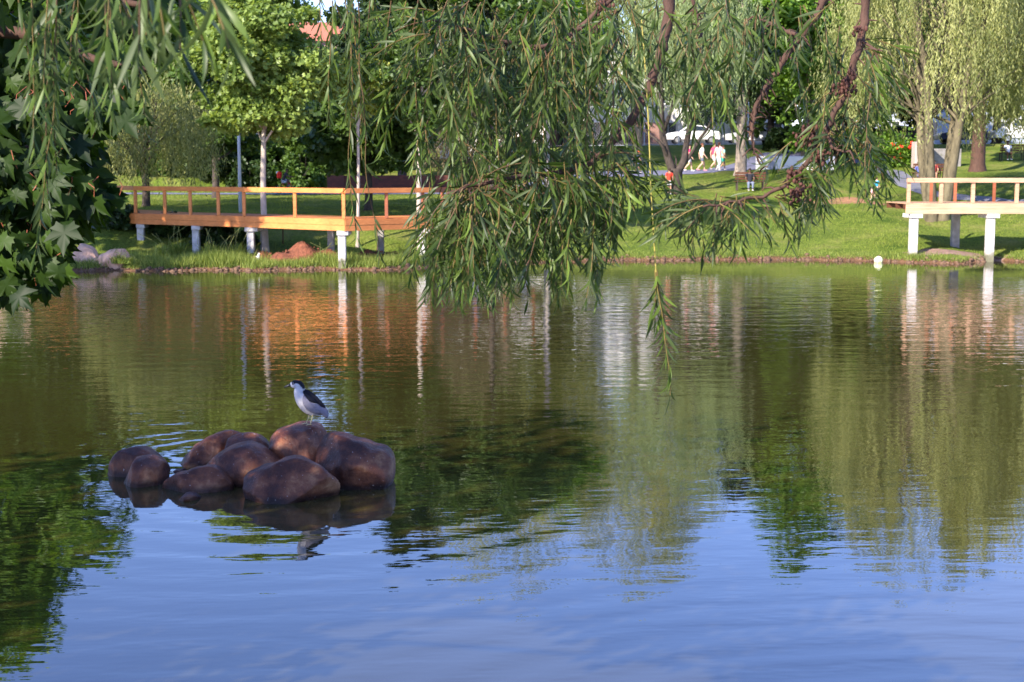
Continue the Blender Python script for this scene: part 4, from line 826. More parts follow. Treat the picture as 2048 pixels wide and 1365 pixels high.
# ================================================================== CARS
M_TYRE = solid('tyre_rubber', (.02,.02,.02), .8, .1); M_RIM = solid('wheel_rim', (.5,.5,.52), .35, .05, metal=.7); M_CGL = solid('car_glass', (.02,.03,.045), .06, .1, 1, spec=1); M_LR = solid('tail_light', (.5,.02,.01), .3, .1); M_LH = solid('headlight_glass', (.8,.8,.8), .15, .05)
def car(px, Y, paint, label, profile, glass, Lc, Wc=1.75, rz=0, dz=0):
    X = Xat(px, Y); r_ = empty('parked_car', (X,Y,hz(X,Y)+.05+dz), label, 'car', 'cars parked along the street', rz)
    Pf_ = np.array(profile, float); b = MB(); n_ = len(Pf_); V = []
    for y, k in ((-Wc/2,.0),(-Wc/2+.08,.0),(Wc/2-.08,0),(Wc/2,0)):
        for (x, z) in Pf_:
            t = max(0, (z-.95)/.6); yy = y*(1-.16*t); ins = .05 if abs(y) == Wc/2 else 0
            V.append([x*(1-ins/Lc*1.2), yy, z - (ins*.6 if z > .4 else -ins*.6)])
    Fc = []
    for s_ in range(3):
        for i in range(n_): j=(i+1)%n_; Fc.append([s_*n_+i, s_*n_+j, (s_+1)*n_+j, (s_+1)*n_+i])
    Fc.append(list(range(n_))); Fc.append([3*n_+i for i in range(n_)][::-1]); b.add(V, Fc); b.build('body', paint, r_)
    for gpoly in glass:
        for sd in (-1,1):
            g = MB(); q = []
            for (x,z) in gpoly: t=max(0,(z-.95)/.6); q.append([x, sd*(Wc/2*(1-.16*t)+.012-(.0)), z])
            q2 = [[a_,c_-sd*.05,d_] for a_,c_,d_ in q]; k = len(q); g.add(q+q2, [list(range(k)) if sd<0 else list(range(k))[::-1]] + [[i,(i+1)%k,k+(i+1)%k,k+i] for i in range(k)]); g.build('side_window', M_CGL, r_)
    for wx in (-Lc*.31, Lc*.32):
        for sd in (-1,1):
            t_ = MB(); y = sd*(Wc/2-.09); t_.tube([[wx,y-.11,.32],[wx,y-.09,.32],[wx,y+.09,.32],[wx,y+.11,.32]], [.27,.32,.32,.27], 18); tw = t_.build('wheel', M_TYRE, r_)
            rr_ = MB(); rr_.tube([[wx,y+sd*.10,.32],[wx,y+sd*.125,.32]], [.20,.18], 12); rr_.build('rim', M_RIM, tw)
    for sd in (-1,1):
        h_ = MB(); h_.box([-Lc/2+.06, sd*Wc*.36, .72],[.10,.32,.16],bev=.03); h_.build('headlight', M_LH, r_)
        h_ = MB(); h_.box([Lc/2-.07, sd*Wc*.38, .78],[.10,.24,.2],bev=.03); h_.build('tail_light', M_LR, r_)
SEDAN = [(-2.15,.35),(-2.18,.7),(-2.0,.88),(-1.1,1.0),(-.45,1.42),(.1,1.5),(.85,1.45),(1.45,1.06),(2.05,.98),(2.15,.6),(2.12,.35)]
SG = [[(-1.0,1.02),(-.42,1.37),(.02,1.43),(.02,1.03)],[(.08,1.03),(.08,1.43),(.8,1.38),(1.25,1.05)]]
VAN = [(-2.3,.35),(-2.35,.8),(-2.0,1.05),(-1.3,1.25),(-.75,1.82),(.3,1.9),(2.1,1.86),(2.3,1.2),(2.32,.5),(2.3,.35)]
VG = [[(-1.15,1.25),(-.7,1.72),(-.1,1.76),(-.1,1.22)],[(0,1.22),(0,1.76),(.95,1.76),(.95,1.22)],[(1.05,1.22),(1.05,1.76),(1.95,1.72),(2.1,1.25)]]
MCW = solid('white_car_paint', (.82,.82,.84), .25, .03); MCB = solid('dark_blue_car_paint', (.03,.045,.12), .2, .1); MCD = solid('dark_grey_car_paint', (.05,.05,.06), .2, .1); MCS = solid('silver_car_paint', (.5,.52,.55), .25, .05)
car(1385, 115.5, MCW, 'white car parked behind the wire fence in the middle', SEDAN, SG, 4.3, dz=.05)
car(2042, 106, MCW, 'white van parked at the right edge behind the bench', VAN, VG, 4.7, rz=.05)
car(1925, 115.5, MCB, 'dark blue car parked behind the large pale willow', SEDAN, SG, 4.3)
car(1790, 115.5, MCD, 'dark grey car seen above the red flowers', SEDAN, SG, 4.3)
car(1500, 116.0, MCS, 'silver car behind the thick brown trunk', SEDAN, SG, 4.3)
# ================================================================== BENCHES
def bench(px, Y, label, rz=0, mat=None, W=1.7):
    q = gp(px, Y); r_ = empty('park_bench', q, label, 'bench', 'park benches', rz); mat = mat or M_DKW
    b = MB(); [b.box([0,y,.45],[W,.10,.035],bev=.008) for y in (-.2,-.07,.06,.19)]; b.build('seat', mat, r_)
    b = MB(); [b.box([0,.27+.03*i,.6+.15*i],[W,.03,.11],bev=.008) for i in range(3)]; b.build('backrest', mat, r_)
    for sx_ in (-W/2+.15, W/2-.15):
        b = MB(); b.box([sx_,-.18,.2],[.06,.06,.46]); b.box([sx_,.22,.2],[.06,.06,.46]); b.box([sx_,0,.415],[.06,.46,.04]); b.beam([sx_,.235,.43],[sx_,.33,.98],.05,.05); b.build('leg', M_BKD, r_)
    return q
B1 = bench(1500, 77.5, 'dark wooden bench on the slope with a person in black on it', rz=PI)
B2 = bench(2022, 92, 'dark bench in front of the white van', rz=PI)
B3 = bench(1853, 80, 'dark bench behind the left end of the viewing deck', rz=PI)
# ================================================================== PEOPLE
SK = {}
def skinmat(nm, c): return solid(nm, c, .6, .08, 8)
SK_L = skinmat('skin_light', (.62,.38,.27)); SK_D = skinmat('skin_tan', (.36,.20,.13)); SK_K = skinmat('skin_dark', (.13,.065,.04))
CL = {}
def cloth(c):
    k = tuple(c)
    if k not in CL: CL[k] = solid('cloth', c, .9, .12, 12, .004, bscale=40)
    return CL[k]
def skin_obj(name, J, E, root_i, mat, parent, sub=2):
    """J: name->(pos, radius xy); E: edge list; grows one continuous surface"""
    names = list(J); me = bpy.data.meshes.new(name); me.from_pydata([tuple(J[k][0]) for k in names], [(names.index(a), names.index(b_)) for a, b_ in E], [])
    o = bpy.data.objects.new(name, me); COL.objects.link(o)
    md = o.modifiers.new('skin', 'SKIN'); md.use_smooth_shade = True
    if not me.skin_vertices:
        import bmesh; bm_ = bmesh.new(); bm_.from_mesh(me); bm_.verts.layers.skin.verify(); bm_.to_mesh(me); bm_.free()
    for i, k in enumerate(names):
        r = J[k][1]; r = (r, r) if not isinstance(r, tuple) else r; me.skin_vertices[0].data[i].radius = r; me.skin_vertices[0].data[i].use_root = (k == root_i)
    s2 = o.modifiers.new('sub', 'SUBSURF'); s2.levels = s2.render_levels = sub
    dg = bpy.context.evaluated_depsgraph_get(); dg.update(); e = o.evaluated_get(dg); nm = bpy.data.meshes.new_from_object(e); bpy.data.objects.remove(o)
    n_ = bpy.data.objects.new(name, nm); COL.objects.link(n_); nm.materials.clear(); nm.materials.append(mat)
    for pl in nm.polygons: pl.use_smooth = True
    n_.parent = parent; return n_
def person(loc, H, face, pose, skin, top, bottom, hair, label, shoes=(.6,.6,.6), long_hair=False, dress=False, short=True, build=1.0, cap=None, z_off=0, stride=.16, arm=0, group=None, name='person'):
    r_ = empty(name, (loc[0], loc[1], loc[2]+z_off), label, 'person', group, rz=face)       # faces local -Y
    h = H; V3 = lambda x, y, z: np.array([x, y, z])*h
    sit = pose in ('sit', 'cycle'); J = {}
    pz = .53 if not sit else .27; lean = {'sit': .02, 'cycle': -.13, 'walk': -.015, 'stand': 0}[pose]
    J['pelvis'] = (V3(0,0,pz), (.082*h*build,.062*h)); J['waist'] = (V3(0,lean*.4,pz+.10), (.070*h*build,.052*h)); J['chest'] = (V3(0,lean*.9,pz+.21), (.088*h*build,.060*h))
    J['collar'] = (V3(0,lean*1.15,pz+.285), (.055*h,.042*h)); J['neck'] = (V3(0,lean*1.3-.004,pz+.325), .030*h); J['jaw'] = (V3(0,lean*1.4-.014,pz+.362), (.036*h,.042*h)); J['skull'] = (V3(0,lean*1.45-.006,pz+.405), (.046*h,.056*h)); J['crown'] = (V3(0,lean*1.45,pz+.440), (.032*h,.038*h))
    E = [('pelvis','waist'),('waist','chest'),('chest','collar'),('collar','neck'),('neck','jaw'),('jaw','skull'),('skull','crown')]
    hands = []
    for s_, t in ((-1,'l'),(1,'r')):
        J['sh'+t] = (V3(s_*.108*build, lean*1.05, pz+.268), .034*h)
        if pose == 'cycle': el, wr = V3(s_*.13,-.24,pz+.16), V3(s_*.11,-.36,pz+.15)
        elif pose == 'sit': el, wr = V3(s_*.14,-.03,pz+.12), V3(s_*.10,-.15,pz+.05)
        elif pose == 'walk': q = s_*.5; el, wr = V3(s_*.14,.02+.07*q,pz+.105), V3(s_*.15,-.045+.16*q,pz-.03)
        else: el, wr = V3(s_*.14,.015,pz+.10), V3(s_*.145,-.02,pz-.04)
        if arm == s_: el, wr = V3(s_*.16,-.06,pz+.14), V3(s_*.10,-.17,pz+.20)
        J['el'+t] = (el, .024*h); J['wr'+t] = (wr, .016*h); hd = unit(wr-el); J['pa'+t] = (wr+hd*.045*h, (.021*h,.012*h)); hands.append((wr, hd, s_))
        E += [('collar','sh'+t),('sh'+t,'el'+t),('el'+t,'wr'+t),('wr'+t,'pa'+t)]
        hx = s_*.050
        J['hip'+t] = (V3(hx,0,pz-.035), .058*h*build)
        if sit:
            dz_ = .06*s_ if pose == 'cycle' else 0
            kn, an = V3(hx*1.4,-.235,pz+.01+dz_), V3(hx*1.4,-.20,pz-.21+dz_)
        elif pose == 'walk': q = s_*stride; kn, an = V3(hx,-abs(q)*.35-.01+q*.25*-1,.285), V3(hx,-q*.95+.02,.045+(.03 if q<0 else 0))
        else: kn, an = V3(hx*1.15,-.006,.285), V3(hx*1.2,.012,.045)
        J['kn'+t] = (kn, .036*h); J['ca'+t] = ((kn*.62+an*.38)+V3(0,.012,0), .032*h); J['an'+t] = (an, .021*h); J['to'+t] = (an+V3(s_*.012,-.085,-.026), (.022*h,.014*h))
        E += [('pelvis','hip'+t),('hip'+t,'kn'+t),('kn'+t,'ca'+t),('ca'+t,'an'+t),('an'+t,'to'+t)]
    body = skin_obj('body', J, E, 'pelvis', skin, r_)
    # fingers, nose, ears joined into the body's own mesh
    b = MB()
    for wr, hd, s_ in hands:
        sd = unit(np.cross(hd, [0,1.,0.001])); pl_ = wr+hd*.05*h
        for i, ln in enumerate((.040,.046,.043,.034)):
            o_ = pl_ + sd*(i-1.5)*.0105*h; cu = unit(hd + np.array([0,-.5,0])); b.tube([o_-hd*.01*h, o_+hd*ln*.5*h, o_+hd*ln*.5*h+cu*ln*.5*h], [.0052*h,.0048*h,.0036*h], 5)
        o_ = wr+hd*.018*h - sd*s_*.016*h; b.tube([o_, o_+(-sd*s_*.6+hd*.8)*.022*h, o_+(-sd*s_*.35+hd)*.042*h], [.0065*h,.006*h,.0045*h], 5)
    js = J['skull'][0]; b.tube([js+V3(0,-.050,.004), js+V3(0,-.066,-.016), js+V3(0,-.055,-.02)], [.005*h,.0085*h,.006*h], 6)
    for s_ in (-1,1): b.ball(js+V3(s_*.047,.004,-.006), [.006*h,.011*h,.017*h], 8, 6)
    fx = b.build('features', skin, smooth=True)
    V = np.empty(len(body.data.vertices)*3); body.data.vertices.foreach_get('co', V); V = V.reshape(-1,3)
    lo = [i for p_ in body.data.polygons for i in p_.vertices]; si = [len(p_.vertices) for p_ in body.data.polygons]
    V2 = np.concatenate(b.V); lo2 = [i+len(V) for f in b.F for i in f]; si2 = [len(f) for f in b.F]; bpy.data.objects.remove(fx); bpy.data.objects.remove(body)
    body = mesh_np('body', np.vstack([V,V2]), lo+lo2, si+si2, skin, r_, smooth=True)
    for s_ in (-1,1): e = MB(); e.ball(js+V3(s_*.017,-.052,.004), .0055*h, 6, 5); e.build('eye', M_BKD, r_, smooth=True)
    g = 1.16; JT = {k: (J[k][0], tuple(np.array(J[k][1] if isinstance(J[k][1], tuple) else (J[k][1],)*2)*g)) for k in ('pelvis','waist','chest','collar','shl','shr')}
    JT['pelvis'] = (J['pelvis'][0]-V3(0,0,.012), (.098*h*build,.078*h)); JT['waist'] = (J['waist'][0], (.088*h*build,.068*h)); JT['collar'] = (J['collar'][0]-V3(0,0,.008), (.055*h,.045*h))
    for t in 'lr': JT['sl'+t] = ((J['sh'+t][0]*.35+J['el'+t][0]*.65), .034*h)
    skin_obj('shirt', JT, [('pelvis','waist'),('waist','chest'),('chest','collar'),('collar','shl'),('collar','shr'),('shl','sll'),('shr','slr')], 'pelvis', cloth(top), r_, 1 if H < 0 else 2)
    JB = {'pelvis': (J['pelvis'][0]-V3(0,0,.012), (.090*h*build,.072*h)), 'belt': (J['pelvis'][0]*.55+J['waist'][0]*.45, (.080*h*build,.062*h))}; EB = [('pelvis','belt')]
    for t in 'lr':
        JB['hip'+t] = (J['hip'+t][0], .070*h*build); kf = .8 if short else 1.0
        JB['kn'+t] = (J['hip'+t][0]*(1-kf)+J['kn'+t][0]*kf, .055*h if short else .044*h); EB += [('pelvis','hip'+t),('hip'+t,'kn'+t)]
        if not short: JB['an'+t] = (J['kn'+t][0]*.08+J['an'+t][0]*.92, .036*h); EB.append(('kn'+t,'an'+t))
    skin_obj('shorts' if short else 'trousers', JB, EB, 'pelvis', cloth(bottom), r_)
    b = MB(); b.ball(js+V3(0,.014,.016), [.053*h,.058*h,.055*h], 14, 10)
    if long_hair: b.tube([js+V3(0,.055,.02), js+V3(0,.085,-.04), js+V3(0,.078,-.13), js+V3(0,.07,-.19)], [.022*h,.026*h,.02*h,.006*h], 8)
    b.build('hair', cloth(hair), r_, smooth=True)
    if cap: b = MB(); b.ball(js+V3(0,.006,.030), [.057*h,.062*h,.046*h], 14, 8); b.tube([js+V3(0,-.05,.03), js+V3(0,-.10,.024)], [.035*h,.03*h], 8); b.build('cap', cloth(cap), r_, smooth=True)
    for t in 'lr':
        b = MB(); a_ = J['an'+t][0]; b.ball(a_+V3(0,-.045,-.028), [.028*h,.075*h,.020*h], 10, 6); b.ball(a_+V3(0,.005,-.012), [.027*h,.030*h,.030*h], 8, 6); b.build('shoe', cloth(shoes), r_, smooth=True)
    return r_
def pp(px, Y, dz=.02): q = gp(px, Y); q[2] += dz; return q
RT_ = PI/2   # walking toward picture right: local -Y -> +X
person(pp(1276,85.3), 1.32, 1.9, 'walk', SK_D, (.06,.08,.16), (.16,.20,.36), (.05,.03,.02), 'child in dark blue shirt and shorts with an orange cap walking on the blue path', cap=(.8,.12,.03))
person(pp(1339,76.0), 1.38, PI+.2, 'stand', SK_D, (.72,.05,.03), (.42,.42,.44), (.03,.02,.015), 'person in a bright red shirt and pale grey shorts beside the dark forked trunk', build=1.1)
person(pp(1377,86.2), 1.60, 1.5, 'walk', SK_L, (.75,.04,.18), (.75,.75,.78), (.08,.04,.02), 'person in a magenta shirt seen behind the dark forked trunk', shoes=(.8,.8,.8))
person(pp(1403,86.4), 1.66, 1.75, 'walk', SK_L, (.85,.84,.82), (.12,.14,.18), (.16,.06,.03), 'woman in white top and dark grey shorts walking in the middle of the group', shoes=(.85,.25,.35))
person(pp(1427,88.0), 1.70, 1.9, 'walk', SK_L, (.80,.06,.14), (.7,.7,.72), (.10,.05,.03), 'person in a crimson shirt walking just behind the woman with a ponytail')
person(pp(1437,86.6), 1.72, 2.4, 'walk', SK_L, (.85,.45,.55), (.66,.82,.84), (.05,.02,.015), 'woman in a pink top and pale trousers with a long dark ponytail', long_hair=True, short=False)
person(pp(1445,87.6), 1.50, 1.9, 'walk', SK_D, (.25,.5,.42), (.03,.35,.26), (.05,.03,.02), 'person in green shorts at the right end of the walking group')
person(pp(1500,77.0), 1.65, .0, 'sit', SK_K, (.02,.02,.03), (.16,.19,.28), (.02,.015,.01), 'person in black seated on the dark bench on the slope', short=False)
person(pp(1754,73.2), 1.08, 2.5, 'stand', SK_L, (.03,.30,.50), (.06,.08,.22), (.05,.025,.015), 'small child in a bright blue shirt standing on the slope', group=None)
person(pp(1746,72.6), .98, -2.6, 'stand', SK_L, (.09,.09,.12), (.80,.42,.45), (.05,.025,.015), 'small child in a dark shirt and pink shorts next to the child in blue')
person(pp(2014,91.6), 1.70, 0, 'sit', SK_K, (.80,.80,.84), (.05,.05,.06), (.02,.015,.01), 'person in a white shirt seated on the bench before the white van', shoes=(.85,.85,.88))
person(pp(1838,79.6), 1.60, .2, 'sit', SK_K, (.08,.10,.30), (.12,.12,.16), (.02,.015,.01), 'seated person in dark blue behind the left end of the deck railing')
person(pp(1868,79.6), 1.60, -.2, 'sit', SK_D, (.22,.03,.03), (.3,.2,.18), (.02,.015,.01), 'seated person in red behind the deck railing', )
# strap bag carried by the ponytail woman is not visible clearly; omitted
# ---- cyclist and bicycle
cq = pp(570, 81.0, .06)
def bicycle():
    r_ = empty('bicycle', cq, 'small red bicycle ridden on the path behind the boardwalk', 'bicycle'); s_ = .85
    for x in (-.42*s_, .42*s_):
        b = MB(); a = np.linspace(0,2*PI,25); b.tube([[x+.27*s_*math.cos(t),0,.27*s_+.27*s_*math.sin(t)] for t in a], .02, 6, cap=False); w_ = b.build('wheel', M_TYRE, r_)
        b = MB(); [b.beam([x,0,.27*s_],[x+.26*s_*math.cos(t),0,.27*s_+.26*s_*math.sin(t)],.006,.006) for t in a[::2]]; b.build('spokes', M_RIM, w_)
    b = MB(); q = lambda x, z: [x*s_,0,z*s_]; bb_, hd, st_ = q(-.05,.28), q(.33,.72), q(-.17,.70)
    for a, c in ((bb_,hd),(bb_,st_),(st_,hd),(q(-.42,.27),bb_),(q(-.42,.27),st_),(hd,q(.42,.27))): b.tube([a,c], .016, 6)
    b.build('frame', cloth((.6,.04,.03)), r_)
    b = MB(); b.ball(q(-.19,.76), [.12,.06,.035], 10, 6); b.build('saddle', M_TYRE, r_, smooth=True)
    b = MB(); b.tube([hd, q(.30,.86)], .014, 6); b.tube([[.28*s_,-.22,.86*s_],[.30*s_,0,.87*s_],[.28*s_,.22,.86*s_]], .014, 6); b.build('handlebar', M_RIM, r_)
bicycle()
cy = person(cq+np.array([-.16,0,.66-.27*1.45+.04]), 1.45, PI/2, 'cycle', SK_K, (.04,.04,.05), (.35,.38,.45), (.03,.02,.015), 'cyclist in dark clothes with a red pack riding behind the boardwalk')
bp_ = MB(); bp_.box([0,0,0],[.26,.32,.40],bev=.07); pk = tag(bp_.build('backpack', cloth((.75,.03,.02))), 'red and white backpack worn by the cyclist', 'backpack'); pk.location = (float(cq[0]-.16-.17), float(cq[1]), float(cq[2]+1.02))
bp_ = MB(); bp_.box([-.10,0,.14],[.14,.26,.14],bev=.04); bp_.build('white_flap', cloth((.8,.8,.8)), pk)
# ---- duck at the foot of the pier
dk = empty('duck', gp(506, 52.75), 'small brown and white duck by the foot of the white pier', 'duck'); Md = solid('duck_brown', (.20,.11,.06), .8, .4, 20); Mw = solid('duck_white', (.8,.75,.7), .8, .08)
b = MB(); b.tube(crom([[-.17,0,.15],[-.10,0,.16],[.02,0,.15],[.11,0,.19],[.14,0,.27],[.155,0,.33],[.19,0,.335]],4), np.interp(np.linspace(0,1,25),[0,.15,.4,.6,.72,.85,1],[.012,.06,.09,.065,.032,.042,.016]), 12); b.build('body', Mw, dk, smooth=True)
b = MB(); [b.ball([-.03,s_*.06,.18],[.14,.035,.06],10,6) for s_ in (-1,1)]; b.build('wings', Md, dk, smooth=True)
b = MB(); b.tube([[.185,0,.335],[.23,0,.325]],[.014,.009],6); b.build('bill', solid('duck_bill',(.6,.25,.05),.5,.1), dk)
b = MB(); [b.tube([[0,s_*.035,.09],[0,s_*.035,-.01]],.01,5) for s_ in (-1,1)]; b.build('legs', solid('duck_legs',(.6,.25,.05),.5,.1), dk)
# ---- pale ball on the right shore
m_ = MB(); m_.ball([0,0,0],[.17,.17,.155],18,12); bl = tag(m_.build('ball', solid('pale_yellow_ball',(.62,.66,.30),.5,.12,5), smooth=True), 'pale yellow ball lying at the water edge of the right bank', 'ball'); bl.location = [float(v) for v in at(1757, 521, 55.6)]
m_ = MB(); [m_.tube([[.171*math.cos(t)*math.cos(k_), .171*math.cos(t)*math.sin(k_), .156*math.sin(t)] for t in np.linspace(-PI/2,PI/2,12)], .004, 4) for k_ in np.linspace(0,2*PI,6,endpoint=False)]; m_.build('seam', M_WHITE, bl)
# ================================================================== GRASS
def tufts(name, n_, sampler, hgt, wid_, mat, lab=None, seedv=3):
    X, Y = sampler(n_); Z = height(X, Y); k = Z > .06; X, Y, Z = X[k], Y[k], Z[k]; n_ = len(X)
    T = np.array([[-.5,0,0],[.5,0,0],[.28,.55,.10],[-.28,.55,.10],[0,1,.34]]); TF = [[0,1,2,3],[3,2,4]]
    d = np.stack([rng.normal(0,.28,n_), rng.normal(0,.28,n_), np.ones(n_)],1); R = frames(d, up=unit(np.stack([rng.normal(0,1,n_), rng.normal(0,1,n_), np.zeros(n_)],1)))
    hh = hgt*rng.uniform(.45,1.4,n_)*(1+.5*np.sin(X*1.3)*np.sin(X*.37+2)); sc = np.stack([np.full(n_,wid_), hh, hh],1)
    V, lo, si, nn = scatter(T, TF, R, np.stack([X,Y,Z-.01],1), sc)
    o = mesh_np(name, V, lo, si, mat, None, val=np.repeat(rng.random(n_), nn)); return tag(o, kind='stuff')
GM = leafmat('grass_blade', (.07,.13,.018), (.30,.34,.08), .35, .6, .3); GM2 = leafmat('lawn_blade', (.11,.17,.025), (.27,.31,.06), .3, .6, .2)
def samp_left(n_): X = rng.uniform(-22,-1.5,n_); return X, shoreY(X)+.15+rng.gamma(1.6,.8,n_)
def samp_right(n_): X = rng.uniform(-2,24,n_); return X, shoreY(X)+.1+np.abs(rng.normal(0,.6,n_))
def samp_lawn(n_):
    px = rng.uniform(-60,2110,n_); Y = 55+ rng.beta(1.0,1.6,n_)*33; return (px-1024)/F*Y, Y
tufts('bank_grass', 26000, samp_left, .34, .022, GM); tufts('shore_grass', 14000, samp_right, .12, .02, GM); tufts('lawn_grass', 110000, samp_lawn, .075, .02, GM2)
# taller weeds, each a plant
for i, (px, Y, h_, lab) in enumerate([(415,53.2,1.15,'tall arching weed left of the second white pier'),(448,53.0,.95,'tall grass clump beside the second white pier'),(352,54.5,1.2,'thin tall weed with pale seed heads under the left boardwalk'),(318,54.2,.95,'spiky weed beside the leftmost visible pier'),(470,54.0,1.2,'weed reaching up towards the boardwalk left of the duck'),(640,52.6,.75,'grass clump left of the corner pier'),(228,51.2,.55,'green weed growing on the right pink rock'),(250,51.2,.4,'low weed at the right foot of the pink rock'),(800,54.1,.5,'grass clump under the dark part of the boardwalk')]):
    q = gp(px, Y); q[2] = max(q[2], .1 if px > 260 else .25); n_ = 150; a = rng.uniform(0,2*PI,n_); ph = rng.uniform(.15,.75,n_); b = MB(); Vs=[]; 
    root = empty('weed', q, lab, 'weed', 'tall weeds on the left bank')
    for j in range(n_):
        ln = h_*rng.uniform(.35,1)*(.75); d = np.array([math.cos(a[j])*ph[j], math.sin(a[j])*ph[j], 1]); o_ = rng.normal(0,.13,3)*[1,1,0]; sd = np.array([-math.sin(a[j]), math.cos(a[j]),0])*.012
        p1 = o_+d*ln*.55; p2 = o_+d*ln*.9+[0,0,-.22*ln*ph[j]*1.5]; p3 = o_+d*ln*1.05*np.array([1.15,1.15,.82]); b.add([o_-sd,o_+sd,p1+sd,p1-sd,p2+sd*.6,p2-sd*.6,p3],[[0,1,2,3],[3,2,4,5],[5,4,6]], val=rng.random())
    b.build('blades', GM, root, val=True)
    b = MB(); [b.tube(crom([[rng.normal(0,.08),rng.normal(0,.08),0],[rng.normal(0,.15),rng.normal(0,.1),h_*.6],[rng.normal(0,.3),rng.normal(0,.15),h_*1.05]],3), .008, 4) for _ in range(4)]; b.build('stalk', LM['willow'], root, val=True)

# clods and small stones along the water line
def clods():
    T = MB(); T.ball([0,0,0],[1,.8,.6],7,5); Vt = T.V[0]; TF = T.F; n_ = 1500; X = rng.uniform(-24,26,n_); Y = shoreY(X)+rng.normal(.02,.16,n_); Z = height(X,Y); k = Z > -.12; X,Y,Z = X[k],Y[k],Z[k]; n_ = len(X)
    # two face sizes: emit triangles and quads together
    R = frames(rng.normal(0,1,(n_,3))); V, lo, si, nn = scatter(Vt, TF, R, np.stack([X,Y,Z+.01],1), rng.gamma(2,.022,n_)+.012)
    tag(mesh_np('soil_clods', V, lo, si, solid('wet_soil',(.13,.075,.045),.9,.5,9,.02), None, smooth=True), kind='stuff')
clods()
# ================================================================== NEAR MAPLE (left) AND NEAR WILLOW (overhead)
LM['nearw'] = leafmat('near_willow_leaf', (.010,.028,.004), (.14,.21,.040), .36, .42, .28, back=(.07,.10,.035))  # the bright end also puts sunlit leaves into the colour
LM['nearm'] = leafmat('near_maple_leaf', (.005,.017,.003), (.042,.078,.010), .30, .5, .18)
# ---- maple
def maple_template(bend):
    half = [(0,0),(.10,-.03),(.30,-.16),(.34,-.02),(.52,.06),(.40,.14),(.55,.36),(.68,.56),(.48,.50),(.36,.52),(.20,.42),(.22,.62),(.14,.74),(.10,.82),(0,1.08)]
    pts = half + [(-x,y) for x,y in half[1:-1]][::-1]; V = [[0,.28,.0]]; 
    for x,y in pts: r = math.hypot(x,y-.28); V.append([x,y,-bend*r*r+.06*abs(x)+.03*math.sin(9*x+5*y)])
    n_ = len(pts); return np.array(V), [[0,1+i,1+(i+1)%n_] for i in range(n_)]
MT = [maple_template(b_) for b_ in (.15,.45,.8)]
def many(name, temps, which, R, O, sc, val, mat, parent):
    Vs, Ls, Ss, Va = [], [], [], []; off = 0
    for q, (T, TF) in enumerate(temps):
        k = which == q
        if not k.any(): continue
        V, lo, si, n_ = scatter(T, TF, R[k], O[k], sc[k]); Vs.append(V); Ls.append(lo+off); Ss.append(si); Va.append(np.repeat(val[k], n_)); off += len(V)
    o = mesh_np(name, np.vstack(Vs), np.concatenate(Ls), np.concatenate(Ss), mat, parent, val=np.concatenate(Va), smooth=True); return o
MX, MY = -8.6, 6.4; mz = hz(MX, MY); mroot = empty('maple_tree', (MX,MY,mz), 'dark near maple with star shaped leaves filling the left edge', 'maple tree'); mo = np.array([MX,MY,mz])
b = MB(); tk = crom([[0,0,-.2],[.1,0,1.5],[.3,.05,3.2],[.6,.1,5.2],[.9,0,7.8]], 5); b.tube(tk, .30*np.linspace(1,.2,len(tk)), 14)
b.build('trunk', M_BK, mroot, smooth=True)
maple_lines = []
for pts, r0 in [([(-420,200,6.4),(-150,250,5.9),(0,308,5.3),(50,298,5.2),(110,285,5.1)], .022), ([(-500,60,6.6),(-150,60,6.4),(60,70,6.3),(190,120,6.2),(300,140,6.2)], .03), ([(-450,380,6.2),(-120,400,5.6),(60,420,5.2),(170,430,5.1),(240,405,5.0)], .018), ([(-420,520,5.8),(-100,500,5.4),(40,520,5.2),(110,540,5.1)], .014), ([(-500,-100,6.8),(-100,-60,6.6),(160,-10,6.4),(340,20,6.2)], .03),([(60,300,5.6),(140,340,5.5),(170,400,5.4)],.008),([(-350,300,6.2),(-50,330,5.8),(120,350,5.6),(190,360,5.5)],.015)]:
    P = np.array([at(x,y,d) for x,y,d in pts]) - mo
    j = int(np.clip(np.interp(P[0][2], tk[:,2], range(len(tk))), 2, len(tk)-3))
    if pts[0][0] < 0: P = np.vstack([tk[j], (tk[j]+P[0])/2+[0,0,.25], P])
    P = crom(P, 5); b = MB(); r = np.interp(np.linspace(0,1,len(P)), [0,.4,1], [r0*3, r0*1.3, r0*.35]); b.tube(P, r, 8); b.build('branch', M_BKB, mroot, smooth=True); maple_lines.append(P)
ex = np.array([[-50,430],[0,395],[60,400],[120,335],[200,270],[255,285],[300,225],[370,205],[400,262],[432,285],[455,200],[480,205],[510,150],[560,160],[600,150],[622,70],[640,0]])
O, D, U, W_, Vv, Sc = [], [], [], [], [], []
def mleaf(px, py, d, size, dark=0): 
    O.append(at(px,py,d)-mo); a = rng.normal(0,.55); D.append([math.sin(a), rng.normal(0,.35), -math.cos(a)+rng.normal(0,.2)]); U.append([rng.normal(-.25,.45), -1, rng.normal(.45,.45)]); W_.append(rng.integers(0,3)); Vv.append(rng.random()); Sc.append(size*rng.uniform(.7,1.2))
n_ = 0
while n_ < 980:
    py = rng.uniform(230,625); xm = np.interp(py, ex[:,0], ex[:,1]); px = rng.uniform(-160, max(xm,1)-28)
    if rng.random() < (.55 if py > 520 else .95): mleaf(px, py-35, rng.uniform(4.7,5.7), .090); n_ += 1
n_ = 0
while n_ < 2300:
    py = rng.uniform(-260,600); xm = np.interp(py, ex[:,0], ex[:,1])*(1.0 if py < 300 else .8); px = rng.uniform(-500, max(xm-20,1))
    hole = math.sin(px*.035+py*.021)+math.sin(py*.04-px*.02+1)
    if px > 0 and hole > 1.15: continue
    mleaf(px, py-30, rng.uniform(5.8,8.0), .112); n_ += 1
